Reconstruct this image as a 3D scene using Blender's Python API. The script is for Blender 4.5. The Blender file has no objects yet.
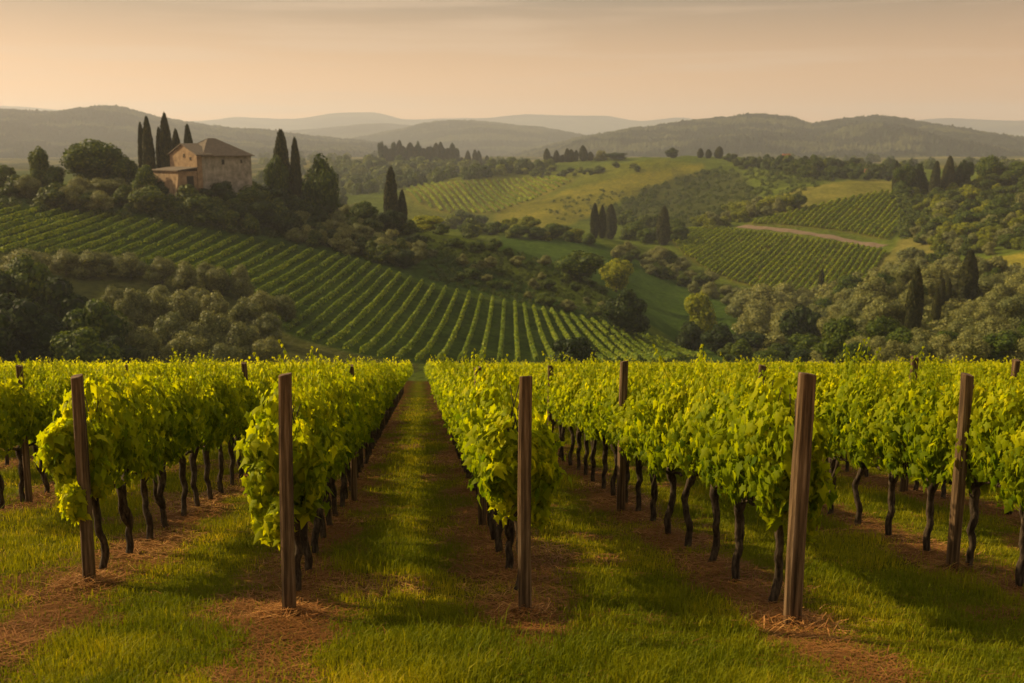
import bpy, math, random
import numpy as np
from mathutils import Vector

# ------------------------------------------------------------------ camera, light, exposure
C = bpy.context.scene
COL = C.collection
W, H, F = 1024.0, 683.0, 995.6
TH = math.radians(11.03)
cam_d = bpy.data.cameras.new('camera'); cam = bpy.data.objects.new('camera', cam_d); COL.objects.link(cam)
cam_d.lens = F * 36.0 / W; cam_d.sensor_width = 36.0
cam_d.clip_start = 0.1; cam_d.clip_end = 40000
cam.location = (0, 0, 0); cam.rotation_euler = (math.pi / 2 - TH, 0, 0)
cam_d.dof.use_dof = True; cam_d.dof.focus_distance = 11.5; cam_d.dof.aperture_fstop = 2.2
C.camera = cam

SUN_EL, SUN_AZ = math.radians(29), math.radians(-72)          # azimuth clockwise from +Y
world = bpy.data.worlds.new('World'); C.world = world; world.use_nodes = True
nt = world.node_tree; N = nt.nodes; L = nt.links
bg = N['Background']
sky = N.new('ShaderNodeTexSky'); sky.sky_type = 'NISHITA'; sky.sun_disc = False
sky.sun_elevation = SUN_EL; sky.sun_rotation = SUN_AZ % (2 * math.pi); sky.dust_density = 5; sky.air_density = 1.2
tc = N.new('ShaderNodeTexCoord'); sep = N.new('ShaderNodeSeparateXYZ'); L.new(tc.outputs['Generated'], sep.inputs[0])
ramp = N.new('ShaderNodeValToRGB'); cr = ramp.color_ramp
SKY = [(0.0, (0.92, 0.43, 0.155)), (0.03, (0.86, 0.41, 0.150)), (0.075, (0.60, 0.318, 0.140)), (0.137, (0.225, 0.160, 0.105)), (0.28, (0.30, 0.26, 0.20)), (1.0, (0.40, 0.37, 0.31))]
cr.elements[0].position = 0; cr.elements[0].color = (*SKY[0][1], 1); cr.elements[1].position = 1; cr.elements[1].color = (*SKY[-1][1], 1)
for p, c in SKY[1:-1]:
    e = cr.elements.new(p); e.color = (*c, 1)
L.new(sep.outputs['Z'], ramp.inputs['Fac'])
mr = N.new('ShaderNodeMapRange'); mr.inputs['From Min'].default_value = -0.9; mr.inputs['From Max'].default_value = 0.9
mr.inputs['To Min'].default_value = 1.26; mr.inputs['To Max'].default_value = 0.66
L.new(sep.outputs['X'], mr.inputs['Value'])
mu = N.new('ShaderNodeVectorMath'); mu.operation = 'MULTIPLY'; L.new(ramp.outputs['Color'], mu.inputs[0]); L.new(mr.outputs['Result'], mu.inputs[1])
# thin streaks of high cloud
mp = N.new('ShaderNodeMapping'); mp.inputs['Scale'].default_value = (2.2, 2.2, 38); mp.inputs['Rotation'].default_value = (0, math.radians(1.5), 0)
L.new(tc.outputs['Generated'], mp.inputs['Vector'])
cn = N.new('ShaderNodeTexNoise'); cn.inputs['Scale'].default_value = 1.6; cn.inputs['Detail'].default_value = 6; L.new(mp.outputs[0], cn.inputs['Vector'])
cm = N.new('ShaderNodeMapRange'); cm.inputs['From Min'].default_value = 0.50; cm.inputs['From Max'].default_value = 0.66
cm.inputs['To Min'].default_value = 0.0; cm.inputs['To Max'].default_value = 0.42
L.new(cn.outputs['Fac'], cm.inputs['Value'])
mxc = N.new('ShaderNodeMix'); mxc.data_type = 'RGBA'; L.new(cm.outputs['Result'], mxc.inputs['Factor'])
L.new(mu.outputs[0], mxc.inputs['A']); mxc.inputs['B'].default_value = (0.56, 0.38, 0.24, 1)
hs = N.new('ShaderNodeVectorMath'); hs.operation = 'SCALE'; hs.inputs['Scale'].default_value = 8.3; L.new(mxc.outputs['Result'], hs.inputs[0])
mx = N.new('ShaderNodeMix'); mx.data_type = 'RGBA'; mx.inputs['Factor'].default_value = 0.97
L.new(sky.outputs['Color'], mx.inputs['A']); L.new(hs.outputs[0], mx.inputs['B'])
L.new(mx.outputs['Result'], bg.inputs['Color']); bg.inputs['Strength'].default_value = 0.12

sun_d = bpy.data.lights.new('sun', 'SUN'); sun = bpy.data.objects.new('sun', sun_d); COL.objects.link(sun)
sun_d.energy = 5.0; sun_d.angle = math.radians(0.6); sun_d.color = (1.0, 0.76, 0.41)
sd = Vector((math.sin(SUN_AZ) * math.cos(SUN_EL), math.cos(SUN_AZ) * math.cos(SUN_EL), math.sin(SUN_EL)))
sun.rotation_euler = sd.to_track_quat('Z', 'Y').to_euler()
C.view_settings.view_transform = 'Standard'; C.view_settings.look = 'None'
C.view_settings.exposure = 0.5; C.view_settings.gamma = 1.0; C.view_settings.use_curve_mapping = False
C.cycles.use_denoising = True
C.cycles.max_bounces = 6; C.cycles.diffuse_bounces = 3; C.cycles.transmission_bounces = 4; C.cycles.volume_bounces = 1
C.cycles.transparent_max_bounces = 6

# ------------------------------------------------------------------ geometry helpers
rng = np.random.default_rng(7); random.seed(7)
ct, st = math.cos(TH), math.sin(TH)
def pdir(px, py):
    x = (px - 512) / F; y = -(py - 341.5) / F
    return np.array([x, ct + y * st, -st + y * ct])
def proj(P):
    P = np.asarray(P, float)
    z = P[..., 1] * ct - P[..., 2] * st
    u = P[..., 1] * st + P[..., 2] * ct
    z = np.maximum(z, 1e-3)
    return 512 + F * P[..., 0] / z, 341.5 - F * u / z
SL = math.tan(TH + math.atan(20.5 / F))      # downhill slope of the near vineyard
CH = 2.25                                    # eye height over it
def plane_z(x, y): return -CH - SL * y
def ground(px, py):
    d = pdir(px, py); t = -CH / (d[2] + SL * d[1]); return d * t

_G = {}
def vnoise(x, y, seed=0):
    if seed not in _G: _G[seed] = np.random.default_rng(seed + 100).random((256, 256))
    g = _G[seed]
    xi = np.floor(x).astype(int); yi = np.floor(y).astype(int); fx = x - xi; fy = y - yi
    fx = fx * fx * (3 - 2 * fx); fy = fy * fy * (3 - 2 * fy)
    a = g[xi & 255, yi & 255]; b = g[(xi + 1) & 255, yi & 255]; c = g[xi & 255, (yi + 1) & 255]; d = g[(xi + 1) & 255, (yi + 1) & 255]
    return (a * (1 - fx) + b * fx) * (1 - fy) + (c * (1 - fx) + d * fx) * fy
def fbm(x, y, o=4, seed=0):
    x = np.asarray(x, float); y = np.asarray(y, float)
    s = 0; a = 1; t = 0
    for i in range(o):
        s = s + a * vnoise(x * 2 ** i + 17.3 * i, y * 2 ** i - 9.1 * i, seed + i); t += a; a *= 0.5
    return s / t
def inpoly(px, py, poly):
    r = np.zeros(np.shape(px), bool); n = len(poly)
    for i in range(n):
        x1, y1 = poly[i]; x2, y2 = poly[(i + 1) % n]
        if y1 == y2: continue
        c = ((y1 > py) != (y2 > py)) & (px < (x2 - x1) * (py - y1) / (y2 - y1) + x1)
        r ^= c
    return r

def mesh_arr(name, V, Fc, mats=None, attrs=None, smooth=False, mi=None):
    me = bpy.data.meshes.new(name); V = np.asarray(V, np.float32)
    if isinstance(Fc, np.ndarray):
        n, k = Fc.shape
        me.vertices.add(len(V)); me.vertices.foreach_set('co', V.ravel())
        me.loops.add(n * k); me.loops.foreach_set('vertex_index', Fc.astype(np.int32).ravel())
        me.polygons.add(n); me.polygons.foreach_set('loop_start', np.arange(0, n * k, k, dtype=np.int32))
        me.polygons.foreach_set('loop_total', np.full(n, k, np.int32))
    else:
        me.from_pydata([tuple(v) for v in V], [], [tuple(f) for f in Fc])
    for m in (mats or []): me.materials.append(m)
    if mi is not None: me.polygons.foreach_set('material_index', np.asarray(mi, np.int32))
    me.update(calc_edges=True)
    if smooth: me.polygons.foreach_set('use_smooth', np.ones(len(me.polygons), bool))
    for k, v in (attrs or {}).items():
        v = np.asarray(v, np.float32)
        if v.ndim == 1:
            a = me.attributes.new(k, 'FLOAT', 'POINT'); a.data.foreach_set('value', v)
        else:
            a = me.attributes.new(k, 'FLOAT_COLOR', 'POINT')
            a.data.foreach_set('color', np.concatenate([v, np.ones((len(v), 1), np.float32)], 1).ravel())
    me.validate() if not isinstance(Fc, np.ndarray) else None
    return me
def obj(name, me, parent=None, loc=None, rz=0):
    o = bpy.data.objects.new(name, me); COL.objects.link(o)
    if parent: o.parent = parent
    if loc is not None: o.location = loc
    o.rotation_euler = (0, 0, rz)
    return o
def tag(o, label=None, cat=None, group=None, kind=None):
    if label: o['label'] = label
    if cat: o['category'] = cat
    if group: o['group'] = group
    if kind: o['kind'] = kind
    return o
def thing(name, label, cat, loc, rz=0, group=None):
    return tag(obj(name, None, None, loc, rz), label, cat, group)

class MB:
    def __init__(s): s.v = []; s.f = []
    def add(s, v, f):
        b = len(s.v); s.v += [tuple(p) for p in v]; s.f += [tuple(i + b for i in q) for q in f]; return s
    def box(s, x0, y0, z0, x1, y1, z1):
        v = [(x0, y0, z0), (x1, y0, z0), (x1, y1, z0), (x0, y1, z0), (x0, y0, z1), (x1, y0, z1), (x1, y1, z1), (x0, y1, z1)]
        return s.add(v, [(0, 3, 2, 1), (4, 5, 6, 7), (0, 1, 5, 4), (1, 2, 6, 5), (2, 3, 7, 6), (3, 0, 4, 7)])
    def tube(s, pts, rad, k=8, cap=True):
        pts = [Vector(p) for p in pts]; rings = []
        for i, p in enumerate(pts):
            t = (pts[min(i + 1, len(pts) - 1)] - pts[max(i - 1, 0)]).normalized()
            a = t.cross(Vector((0.31, 0.95, 0.02))).normalized(); b = t.cross(a)
            rings.append([p + (a * math.cos(2 * math.pi * j / k) + b * math.sin(2 * math.pi * j / k)) * rad[i] for j in range(k)])
        v = [q for r in rings for q in r]
        f = [(i * k + j, i * k + (j + 1) % k, (i + 1) * k + (j + 1) % k, (i + 1) * k + j) for i in range(len(pts) - 1) for j in range(k)]
        if cap: f += [tuple(range(k))[::-1], tuple((len(pts) - 1) * k + j for j in range(k))]
        return s.add(v, f)
    def mesh(s, name, mats, smooth=False): return mesh_arr(name, s.v, s.f, mats, smooth=smooth)

def scatter(tv, tf, pos, nrm, tip, scale):
    """copies of a template (x = width, y = towards the tip, z = normal) oriented by nrm and tip"""
    n = nrm / np.linalg.norm(nrm, axis=1, keepdims=True)
    t = tip - n * np.sum(tip * n, axis=1, keepdims=True)
    t /= np.maximum(np.linalg.norm(t, axis=1, keepdims=True), 1e-6)
    x = np.cross(t, n)
    R = np.stack([x, t, n], axis=1)
    sc = scale[:, None] if scale.ndim == 1 else scale
    V = np.einsum('vk,nkj->nvj', tv, R * sc[:, :, None] if sc.shape[1] == 3 else R * sc[:, :, None]) + pos[:, None, :]
    k = len(tv); Fc = tf[None] + (np.arange(len(pos)) * k)[:, None, None]
    return V.reshape(-1, 3), Fc.reshape(-1, tf.shape[1])

# ------------------------------------------------------------------ materials
def mat(name):
    m = bpy.data.materials.new(name); m.use_nodes = True
    n = m.node_tree.nodes; n.clear(); o = n.new('ShaderNodeOutputMaterial'); return m, n, m.node_tree.links, o
def noise(n, l, scale, detail=4, vec=None, rough=0.55):
    t = n.new('ShaderNodeTexNoise'); t.inputs['Scale'].default_value = scale; t.inputs['Detail'].default_value = detail; t.inputs['Roughness'].default_value = rough
    if vec is not None: l.new(vec, t.inputs['Vector'])
    return t.outputs['Fac']
def rampn(n, l, fac, stops):
    r = n.new('ShaderNodeValToRGB'); e = r.color_ramp.elements
    e[0].position, e[0].color = stops[0][0], (*stops[0][1], 1); e[1].position, e[1].color = stops[-1][0], (*stops[-1][1], 1)
    for p, c in stops[1:-1]: q = e.new(p); q.color = (*c, 1)
    l.new(fac, r.inputs['Fac']); return r.outputs['Color']
def mixc(n, l, f, a, b, typ='MIX'):
    m = n.new('ShaderNodeMix'); m.data_type = 'RGBA'; m.blend_type = typ
    for s, v in (('Factor', f), ('A', a), ('B', b)):
        if hasattr(v, 'is_linked') or hasattr(v, 'links'): l.new(v, m.inputs[s])
        elif isinstance(v, (int, float)): m.inputs[s].default_value = v
        else: m.inputs[s].default_value = (*v, 1)
    return m.outputs['Result']
def bump(n, l, h, dist, strength=1):
    b = n.new('ShaderNodeBump'); b.inputs['Distance'].default_value = dist; b.inputs['Strength'].default_value = strength
    l.new(h, b.inputs['Height']); return b.outputs['Normal']
def pos(n): return n.new('ShaderNodeNewGeometry').outputs['Position']
def ocoord(n): return n.new('ShaderNodeTexCoord').outputs['Object']

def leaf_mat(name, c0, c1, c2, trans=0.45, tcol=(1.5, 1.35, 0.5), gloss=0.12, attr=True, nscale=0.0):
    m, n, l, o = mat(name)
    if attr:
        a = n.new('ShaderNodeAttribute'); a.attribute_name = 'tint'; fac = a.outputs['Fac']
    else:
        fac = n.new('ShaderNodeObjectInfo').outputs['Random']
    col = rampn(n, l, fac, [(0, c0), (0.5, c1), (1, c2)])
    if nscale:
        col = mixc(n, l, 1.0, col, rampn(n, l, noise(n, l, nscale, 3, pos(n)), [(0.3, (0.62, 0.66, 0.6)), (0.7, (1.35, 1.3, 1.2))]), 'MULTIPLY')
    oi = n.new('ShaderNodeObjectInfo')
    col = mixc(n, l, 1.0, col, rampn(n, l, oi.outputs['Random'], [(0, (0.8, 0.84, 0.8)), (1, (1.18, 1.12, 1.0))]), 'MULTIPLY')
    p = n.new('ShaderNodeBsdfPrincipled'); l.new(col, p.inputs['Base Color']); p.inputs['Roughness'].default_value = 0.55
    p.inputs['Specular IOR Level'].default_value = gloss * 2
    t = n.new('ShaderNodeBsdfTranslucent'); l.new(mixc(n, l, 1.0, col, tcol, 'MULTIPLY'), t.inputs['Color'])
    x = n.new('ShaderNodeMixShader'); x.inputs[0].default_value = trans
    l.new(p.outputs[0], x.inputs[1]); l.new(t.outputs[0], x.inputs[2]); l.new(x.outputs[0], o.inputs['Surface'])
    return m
def plain(name, stops, scale, rough=0.9, bd=0.02, stretch=None, detail=6, obj_space=True):
    m, n, l, o = mat(name)
    v = ocoord(n) if obj_space else pos(n)
    if stretch:
        q = n.new('ShaderNodeMapping'); q.inputs['Scale'].default_value = stretch; l.new(v, q.inputs['Vector']); v = q.outputs[0]
    f = noise(n, l, scale, detail, v, 0.65)
    p = n.new('ShaderNodeBsdfPrincipled'); l.new(rampn(n, l, f, stops), p.inputs['Base Color'])
    p.inputs['Roughness'].default_value = rough; p.inputs['Specular IOR Level'].default_value = 0.2
    l.new(bump(n, l, f, bd), p.inputs['Normal']); l.new(p.outputs[0], o.inputs['Surface']); return m

M = {}
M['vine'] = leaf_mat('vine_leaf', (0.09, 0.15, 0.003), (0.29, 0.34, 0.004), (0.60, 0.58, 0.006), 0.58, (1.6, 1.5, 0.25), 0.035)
M['shoot'] = leaf_mat('vine_shoot_leaf', (0.22, 0.28, 0.008), (0.32, 0.37, 0.010), (0.44, 0.44, 0.012), 0.5, (1.3, 1.25, 0.3), 0.03)
M['grass'] = leaf_mat('grass_blade', (0.12, 0.15, 0.004), (0.26, 0.265, 0.007), (0.50, 0.40, 0.03), 0.4, (1.4, 1.25, 0.3), 0.03)
M['straw'] = leaf_mat('dry_straw', (0.16, 0.065, 0.016), (0.32, 0.14, 0.042), (0.56, 0.31, 0.11), 0.1, (1.2, 1.1, 0.8), 0.05)
M['bark'] = plain('vine_bark', [(0.32, (0.012, 0.008, 0.005)), (0.5, (0.05, 0.035, 0.022)), (0.70, (0.14, 0.10, 0.062))], 9, 0.95, 0.02, (3, 3, 0.7))
M['trunk'] = plain('tree_bark', [(0.3, (0.03, 0.02, 0.012)), (0.7, (0.09, 0.06, 0.035))], 3, 0.95, 0.05)
M['wood'] = plain('weathered_timber', [(0.32, (0.016, 0.010, 0.005)), (0.45, (0.075, 0.045, 0.022)), (0.56, (0.15, 0.092, 0.045)), (0.70, (0.29, 0.195, 0.115))], 17, 0.9, 0.018, (1.6, 1.6, 0.07), 9)
M['endgrain'] = plain('cut_timber_end', [(0.3, (0.06, 0.035, 0.02)), (0.7, (0.19, 0.12, 0.07))], 30, 0.9, 0.004)
M['stucco'] = plain('old_stone_render', [(0.28, (0.10, 0.092, 0.078)), (0.5, (0.24, 0.222, 0.19)), (0.72, (0.40, 0.37, 0.32))], 0.55, 0.95, 0.08, (1, 1, 0.8), 9)
M['brick'] = plain('warm_brick_render', [(0.25, (0.13, 0.082, 0.045)), (0.5, (0.245, 0.168, 0.098)), (0.8, (0.36, 0.26, 0.165))], 0.7, 0.95, 0.08, None, 9)
M['dark'] = plain('dark_opening', [(0.3, (0.012, 0.01, 0.008)), (0.7, (0.03, 0.022, 0.018))], 3)
M['stonewall'] = plain('grey_field_stone', [(0.3, (0.10, 0.10, 0.09)), (0.7, (0.22, 0.20, 0.17))], 0.8)
def roof_mat(name, a, b):
    m, n, l, o = mat(name)
    w = n.new('ShaderNodeTexWave'); w.inputs['Scale'].default_value = 1.1; w.inputs['Distortion'].default_value = 0.6; l.new(ocoord(n), w.inputs['Vector'])
    f = noise(n, l, 1.2, 7, ocoord(n), 0.7)
    p = n.new('ShaderNodeBsdfPrincipled'); l.new(rampn(n, l, f, [(0.3, a), (0.7, b)]), p.inputs['Base Color']); p.inputs['Roughness'].default_value = 0.9
    l.new(bump(n, l, w.outputs['Fac'], 0.08, 0.6), p.inputs['Normal']); l.new(p.outputs[0], o.inputs['Surface']); return m
M['roof'] = roof_mat('clay_tile_roof', (0.060, 0.043, 0.028), (0.135, 0.098, 0.064))
M['redroof'] = roof_mat('red_tile_roof', (0.30, 0.10, 0.05), (0.45, 0.17, 0.09))
M['broad'] = leaf_mat('broadleaf_foliage', (0.024, 0.048, 0.003), (0.054, 0.086, 0.005), (0.13, 0.165, 0.009), 0.30, (1.4, 1.3, 0.6), 0.06)
M['dark_broad'] = leaf_mat('dark_foliage', (0.009, 0.021, 0.002), (0.019, 0.036, 0.003), (0.050, 0.072, 0.006), 0.24, (1.4, 1.3, 0.6), 0.06)
M['gold'] = leaf_mat('yellow_green_foliage', (0.08, 0.11, 0.005), (0.15, 0.175, 0.008), (0.27, 0.28, 0.012), 0.35, (1.4, 1.3, 0.6), 0.06)
M['bright'] = leaf_mat('bright_tree_foliage', (0.11, 0.14, 0.005), (0.20, 0.23, 0.008), (0.33, 0.33, 0.012), 0.38, (1.4, 1.3, 0.5), 0.05)
M['olive'] = leaf_mat('olive_foliage', (0.085, 0.102, 0.028), (0.160, 0.174, 0.050), (0.28, 0.275, 0.085), 0.28, (1.2, 1.1, 0.7), 0.1)
M['scrub'] = leaf_mat('scrub_foliage', (0.024, 0.044, 0.004), (0.056, 0.084, 0.007), (0.13, 0.155, 0.013), 0.28, (1.3, 1.2, 0.6), 0.06)
M['cypress'] = leaf_mat('cypress_foliage', (0.010, 0.014, 0.003), (0.026, 0.031, 0.006), (0.065, 0.062, 0.011), 0.08, (1.3, 1.2, 0.6), 0.05)
M['rowleaf'] = leaf_mat('hillside_vine_leaf', (0.07, 0.125, 0.006), (0.155, 0.225, 0.010), (0.26, 0.30, 0.014), 0.3, (1.4, 1.3, 0.5), 0.06)

M['farrow'] = leaf_mat('far_vine_leaf', (0.09, 0.14, 0.007), (0.18, 0.24, 0.010), (0.31, 0.36, 0.016), 0.35, (1.4, 1.3, 0.5), 0.03)
def cover_mat(name, attr, det, bd, fine):
    """colour of the ground cover comes from an attribute laid in the field, broken up by noise at several scales"""
    m, n, l, o = mat(name)
    a = n.new('ShaderNodeAttribute'); a.attribute_name = attr
    c = a.outputs['Color']
    f1 = noise(n, l, det, 8, pos(n), 0.7); f2 = noise(n, l, fine, 5, pos(n), 0.7)
    c = mixc(n, l, 1.0, c, rampn(n, l, f1, [(0.32, (0.62, 0.66, 0.62)), (0.5, (1, 1, 1)), (0.68, (1.4, 1.3, 1.25))]), 'MULTIPLY')
    c = mixc(n, l, 1.0, c, rampn(n, l, f2, [(0.3, (0.55, 0.58, 0.55)), (0.7, (1.45, 1.4, 1.35))]), 'MULTIPLY')
    p = n.new('ShaderNodeBsdfDiffuse'); l.new(c, p.inputs['Color']); p.inputs['Roughness'].default_value = 0.9
    l.new(bump(n, l, f2, bd), p.inputs['Normal']); l.new(p.outputs[0], o.inputs['Surface']); return m
M['near_ground'] = cover_mat('soil_and_turf', 'cover', 1.3, 0.05, 22)
M['terrain'] = cover_mat('hill_turf', 'cover', 0.035, 0.8, 0.5)
M['forest'] = cover_mat('distant_forest', 'cover', 0.004, 18, 0.022)

# ------------------------------------------------------------------ terrain of the hills (azimuth x distance)
COLS = {
 -170: [(150,392),(175,372),(200,332),(230,284),(260,243),(290,212),(310,193),(340,184),(400,190),(700,182),(1100,172),(1500,168),(2100,161),(2600,158)],
 0:   [(150,392),(175,372),(200,332),(230,284),(260,243),(290,212),(310,193),(340,184),(400,190),(700,182),(1100,172),(1500,168),(2100,161),(2600,158)],
 100: [(150,392),(175,372),(200,333),(230,288),(260,250),(290,218),(310,199),(335,187),(400,192),(700,184),(1100,172),(1500,168),(2100,161),(2600,158)],
 200: [(150,392),(175,372),(200,336),(230,293),(260,257),(285,228),(300,206),(320,189),(345,188),(400,196),(700,190),(1000,184),(1500,170),(2100,162),(2600,158)],
 300: [(150,392),(175,374),(200,345),(230,305),(260,270),(290,240),(315,220),(335,208),(380,215),(700,212),(1000,193),(1200,178),(1350,169),(1500,165),(2100,161),(2600,158)],
 400: [(150,392),(175,374),(200,352),(230,318),(260,284),(290,255),(315,236),(335,227),(380,234),(500,232),(650,226),(750,215),(850,198),(940,187),(1010,182),(1100,185),(1200,174),(1350,161),(1450,159),(1700,164),(2100,160),(2600,157)],
 500: [(150,393),(175,375),(200,360),(230,335),(260,307),(290,280),(315,258),(335,246),(360,250),(400,250),(430,244),(460,236),(500,230),(560,235),(650,233),(750,219),(850,201),(950,181),(1020,171),(1080,168),(1200,175),(1500,170),(2000,163),(2600,157)],
 600: [(150,394),(175,380),(200,366),(230,348),(260,325),(290,303),(315,290),(335,286),(355,288),(375,285),(400,272),(430,256),(460,243),(480,238),(520,244),(600,234),(700,225),(800,205),(900,180),(1000,165),(1060,159),(1150,163),(1500,168),(2000,162),(2600,157)],
 700: [(150,396),(175,389),(200,379),(240,365),(270,357),(300,350),(330,338),(370,318),(400,300),(430,285),(470,264),(520,246),(570,232),(620,225),(700,215),(800,195),(900,172),(980,160),(1040,157),(1150,162),(1500,168),(2000,162),(2600,157)],
 800: [(150,397),(175,393),(200,384),(250,368),(300,350),(350,328),(400,302),(430,290),(480,262),(530,240),(580,220),(640,202),(700,191),(800,181),(900,171),(1000,165),(1150,165),(1500,167),(2000,162),(2600,157)],
 900: [(150,396),(175,386),(200,352),(230,332),(270,312),(320,296),(380,285),(430,272),(480,255),(530,238),(580,220),(640,203),(690,191),(760,186),(900,176),(1000,169),(1500,166),(2000,162),(2600,157)],
 1024:[(150,394),(175,382),(200,354),(240,330),(290,305),(340,285),(400,262),(460,240),(520,222),(580,203),(640,188),(680,182),(760,184),(1000,173),(1500,166),(2000,162),(2600,157)],
 1200:[(150,394),(175,382),(200,352),(240,326),(290,300),(340,280),(400,255),(460,232),(520,214),(580,197),(640,184),(680,180),(760,184),(1000,173),(1500,166),(2000,162),(2600,157)],
}
def az_of(px, py=230.0):
    d = pdir(px, py); return math.atan2(d[0], d[1])
def tan_el(az, py):
    y = -(py - 341.5) / F; x = math.tan(az) * (ct + y * st)
    return (-st + y * ct) / math.hypot(x, ct + y * st)
def pchip(xs, ys, x):
    """monotone cubic along the last axis of ys"""
    xs = np.asarray(xs, float); ys = np.asarray(ys, float); h = np.diff(xs); dl = np.diff(ys, axis=-1) / h
    m = np.zeros_like(ys); m[..., 0] = dl[..., 0]; m[..., -1] = dl[..., -1]
    a, b = dl[..., :-1], dl[..., 1:]; ok = a * b > 0
    w1 = 2 * h[1:] + h[:-1]; w2 = h[1:] + 2 * h[:-1]
    with np.errstate(all='ignore'):
        hm = (w1 + w2) / (w1 / a + w2 / b)
    m[..., 1:-1] = np.where(ok, hm, 0)
    x = np.clip(x, xs[0], xs[-1]); i = np.clip(np.searchsorted(xs, x, 'right') - 1, 0, len(xs) - 2)
    t = (x - xs[i]) / h[i]; H_ = h[i]
    return ((2 * t**3 - 3 * t**2 + 1) * ys[..., i] + (t**3 - 2 * t**2 + t) * H_ * m[..., i] + (-2 * t**3 + 3 * t**2) * ys[..., i + 1] + (t**3 - t**2) * H_ * m[..., i + 1])
NA, ND = 1150, 760
AZ = np.linspace(az_of(-170), az_of(1200), NA); DD = 118 * (2600 / 118) ** (np.linspace(0, 1, ND))
keys = sorted(COLS); Zc = []
for k in keys:
    a = az_of(k); pts = [(118, plane_z(0, 118 * math.cos(a)) - 1.2)] + [(d, d * tan_el(a, py)) for d, py in COLS[k]]
    Zc.append(pchip([p[0] for p in pts], [p[1] for p in pts], DD))
Zc = np.array(Zc)                                    # cols x ND
TZ = pchip([az_of(k) for k in keys], Zc.T, AZ).T     # NA x ND
AA, DM = np.meshgrid(AZ, DD, indexing='ij')
TX = DM * np.sin(AA); TY = DM * np.cos(AA)
amp = np.clip((DM - 130) / 60, 0, 1)
TZ = TZ + amp * ((fbm(TX / 45, TY / 45, 4, 3) - 0.5) * 3.0 + (fbm(TX / 6, TY / 6, 3, 9) - 0.5) * 0.7) * np.clip(DM / 500, 0.45, 2.4)
def spur(pa, da, pb, db, hgt, wid):
    global TZ
    a = np.array([da * math.sin(az_of(pa)), da * math.cos(az_of(pa))]); b = np.array([db * math.sin(az_of(pb)), db * math.cos(az_of(pb))]); ab = b - a
    t = np.clip(((TX - a[0]) * ab[0] + (TY - a[1]) * ab[1]) / (ab @ ab), 0, 1)
    q = np.hypot(TX - a[0] - t * ab[0], TY - a[1] - t * ab[1]); TZ = TZ + hgt * np.exp(-(q / wid) ** 2) * (0.35 + 0.65 * t)
spur(545, 770, 640, 930, 9, 42); spur(700, 700, 800, 880, 9, 36); spur(775, 560, 850, 700, 5, 40); spur(420, 800, 470, 960, 6, 40)
def terr_z(x, y):
    a = np.arctan2(x, y); d = np.hypot(x, y)
    i = np.clip((a - AZ[0]) / (AZ[1] - AZ[0]), 0, NA - 1.001); j = np.clip(np.log(d / 118) / math.log(2600 / 118) * (ND - 1), 0, ND - 1.001)
    i0 = np.floor(i).astype(int); j0 = np.floor(j).astype(int); fi = i - i0; fj = j - j0
    return (TZ[i0, j0] * (1 - fi) + TZ[i0 + 1, j0] * fi) * (1 - fj) + (TZ[i0, j0 + 1] * (1 - fi) + TZ[i0 + 1, j0 + 1] * fi) * fj
DF = 122 * (2590 / 122) ** np.linspace(0, 1, 2500)
def hit(px, py):
    """first point of the hills seen through a pixel"""
    d = pdir(px, py); h = math.hypot(d[0], d[1]); x = DF * d[0] / h; y = DF * d[1] / h; z = DF * d[2] / h
    w = np.nonzero(terr_z(x, y) >= z)[0]
    if len(w) == 0: return None
    k = w[0]; return np.array([x[k], y[k], float(terr_z(x[k], y[k]))])
def at(px, dist, py=230):
    a = az_of(px, py); x = dist * math.sin(a); y = dist * math.cos(a); return np.array([x, y, float(terr_z(x, y))])

POLY_A = [(-60,204),(0,207),(60,212),(130,219),(200,231),(240,240),(300,249),(350,259),(430,286),(500,302),(560,314),(600,324),(650,338),(715,356),(660,364),(400,363),(345,352),(300,340),(283,332),(268,305),(240,288),(170,272),(110,262),(50,255),(-60,252)]
POLY_C1 = [(668,236),(678,231),(720,227),(735,231),(780,234.5),(810,239),(850,245),(884,251),(888,255),(880,262),(868,280),(850,296),(800,292),(800,297),(760,290),(715,275),(685,256)]
POLY_C2 = [(745,225),(790,212),(840,200),(880,192),(905,192),(915,205),(905,222),(886,241),(850,232.5),(810,227.5),(770,224.5)]
POLY_D1 = [(402,186),(440,183),(500,180),(560,176),(575,180),(540,197),(500,212),(470,214),(440,212),(412,200)]
PX, PY = proj(np.stack([TX, TY, TZ], -1))
jx = PX + (fbm(TX / 9, TY / 9, 3, 21) - 0.5) * 7; jy = PY + (fbm(TX / 9, TY / 9, 3, 31) - 0.5) * 4
cov = np.zeros(TX.shape + (3,)); cov[:] = (0.095, 0.125, 0.018)
def paint(poly, c, mask=True): cov[inpoly(jx, jy, poly) & mask] = c
n1 = fbm(TX / 70, TY / 70, 4, 41)[..., None]
cov = cov * (0.8 + 0.4 * n1)
far = DM > 420
cov[DM > 1150] = (0.075, 0.08, 0.028)
mead = fbm(TX / 130, TY / 130, 3, 55)
cov[(DM > 1150) & (mead > 0.52)] = (0.16, 0.145, 0.045)
paint([(-60,180),(260,180),(640,330),(700,350),(600,322),(430,285),(350,258),(240,239),(130,218),(-60,204)], (0.042, 0.072, 0.013), DM < 420)
paint([(-60,250),(50,255),(170,272),(270,300),(300,338),(420,362),(420,372),(-60,372)], (0.075, 0.082, 0.022), DM < 420)
paint([(500,236),(560,238),(590,240),(640,262),(720,300),(800,330),(830,372),(700,360),(640,318),(600,290),(500,250)], (0.052, 0.090, 0.014), DM > 200)
paint([(495,172),(560,172),(660,158),(700,165),(600,190),(500,222),(400,222),(400,186)], (0.13, 0.145, 0.018), DM > 600)
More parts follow.
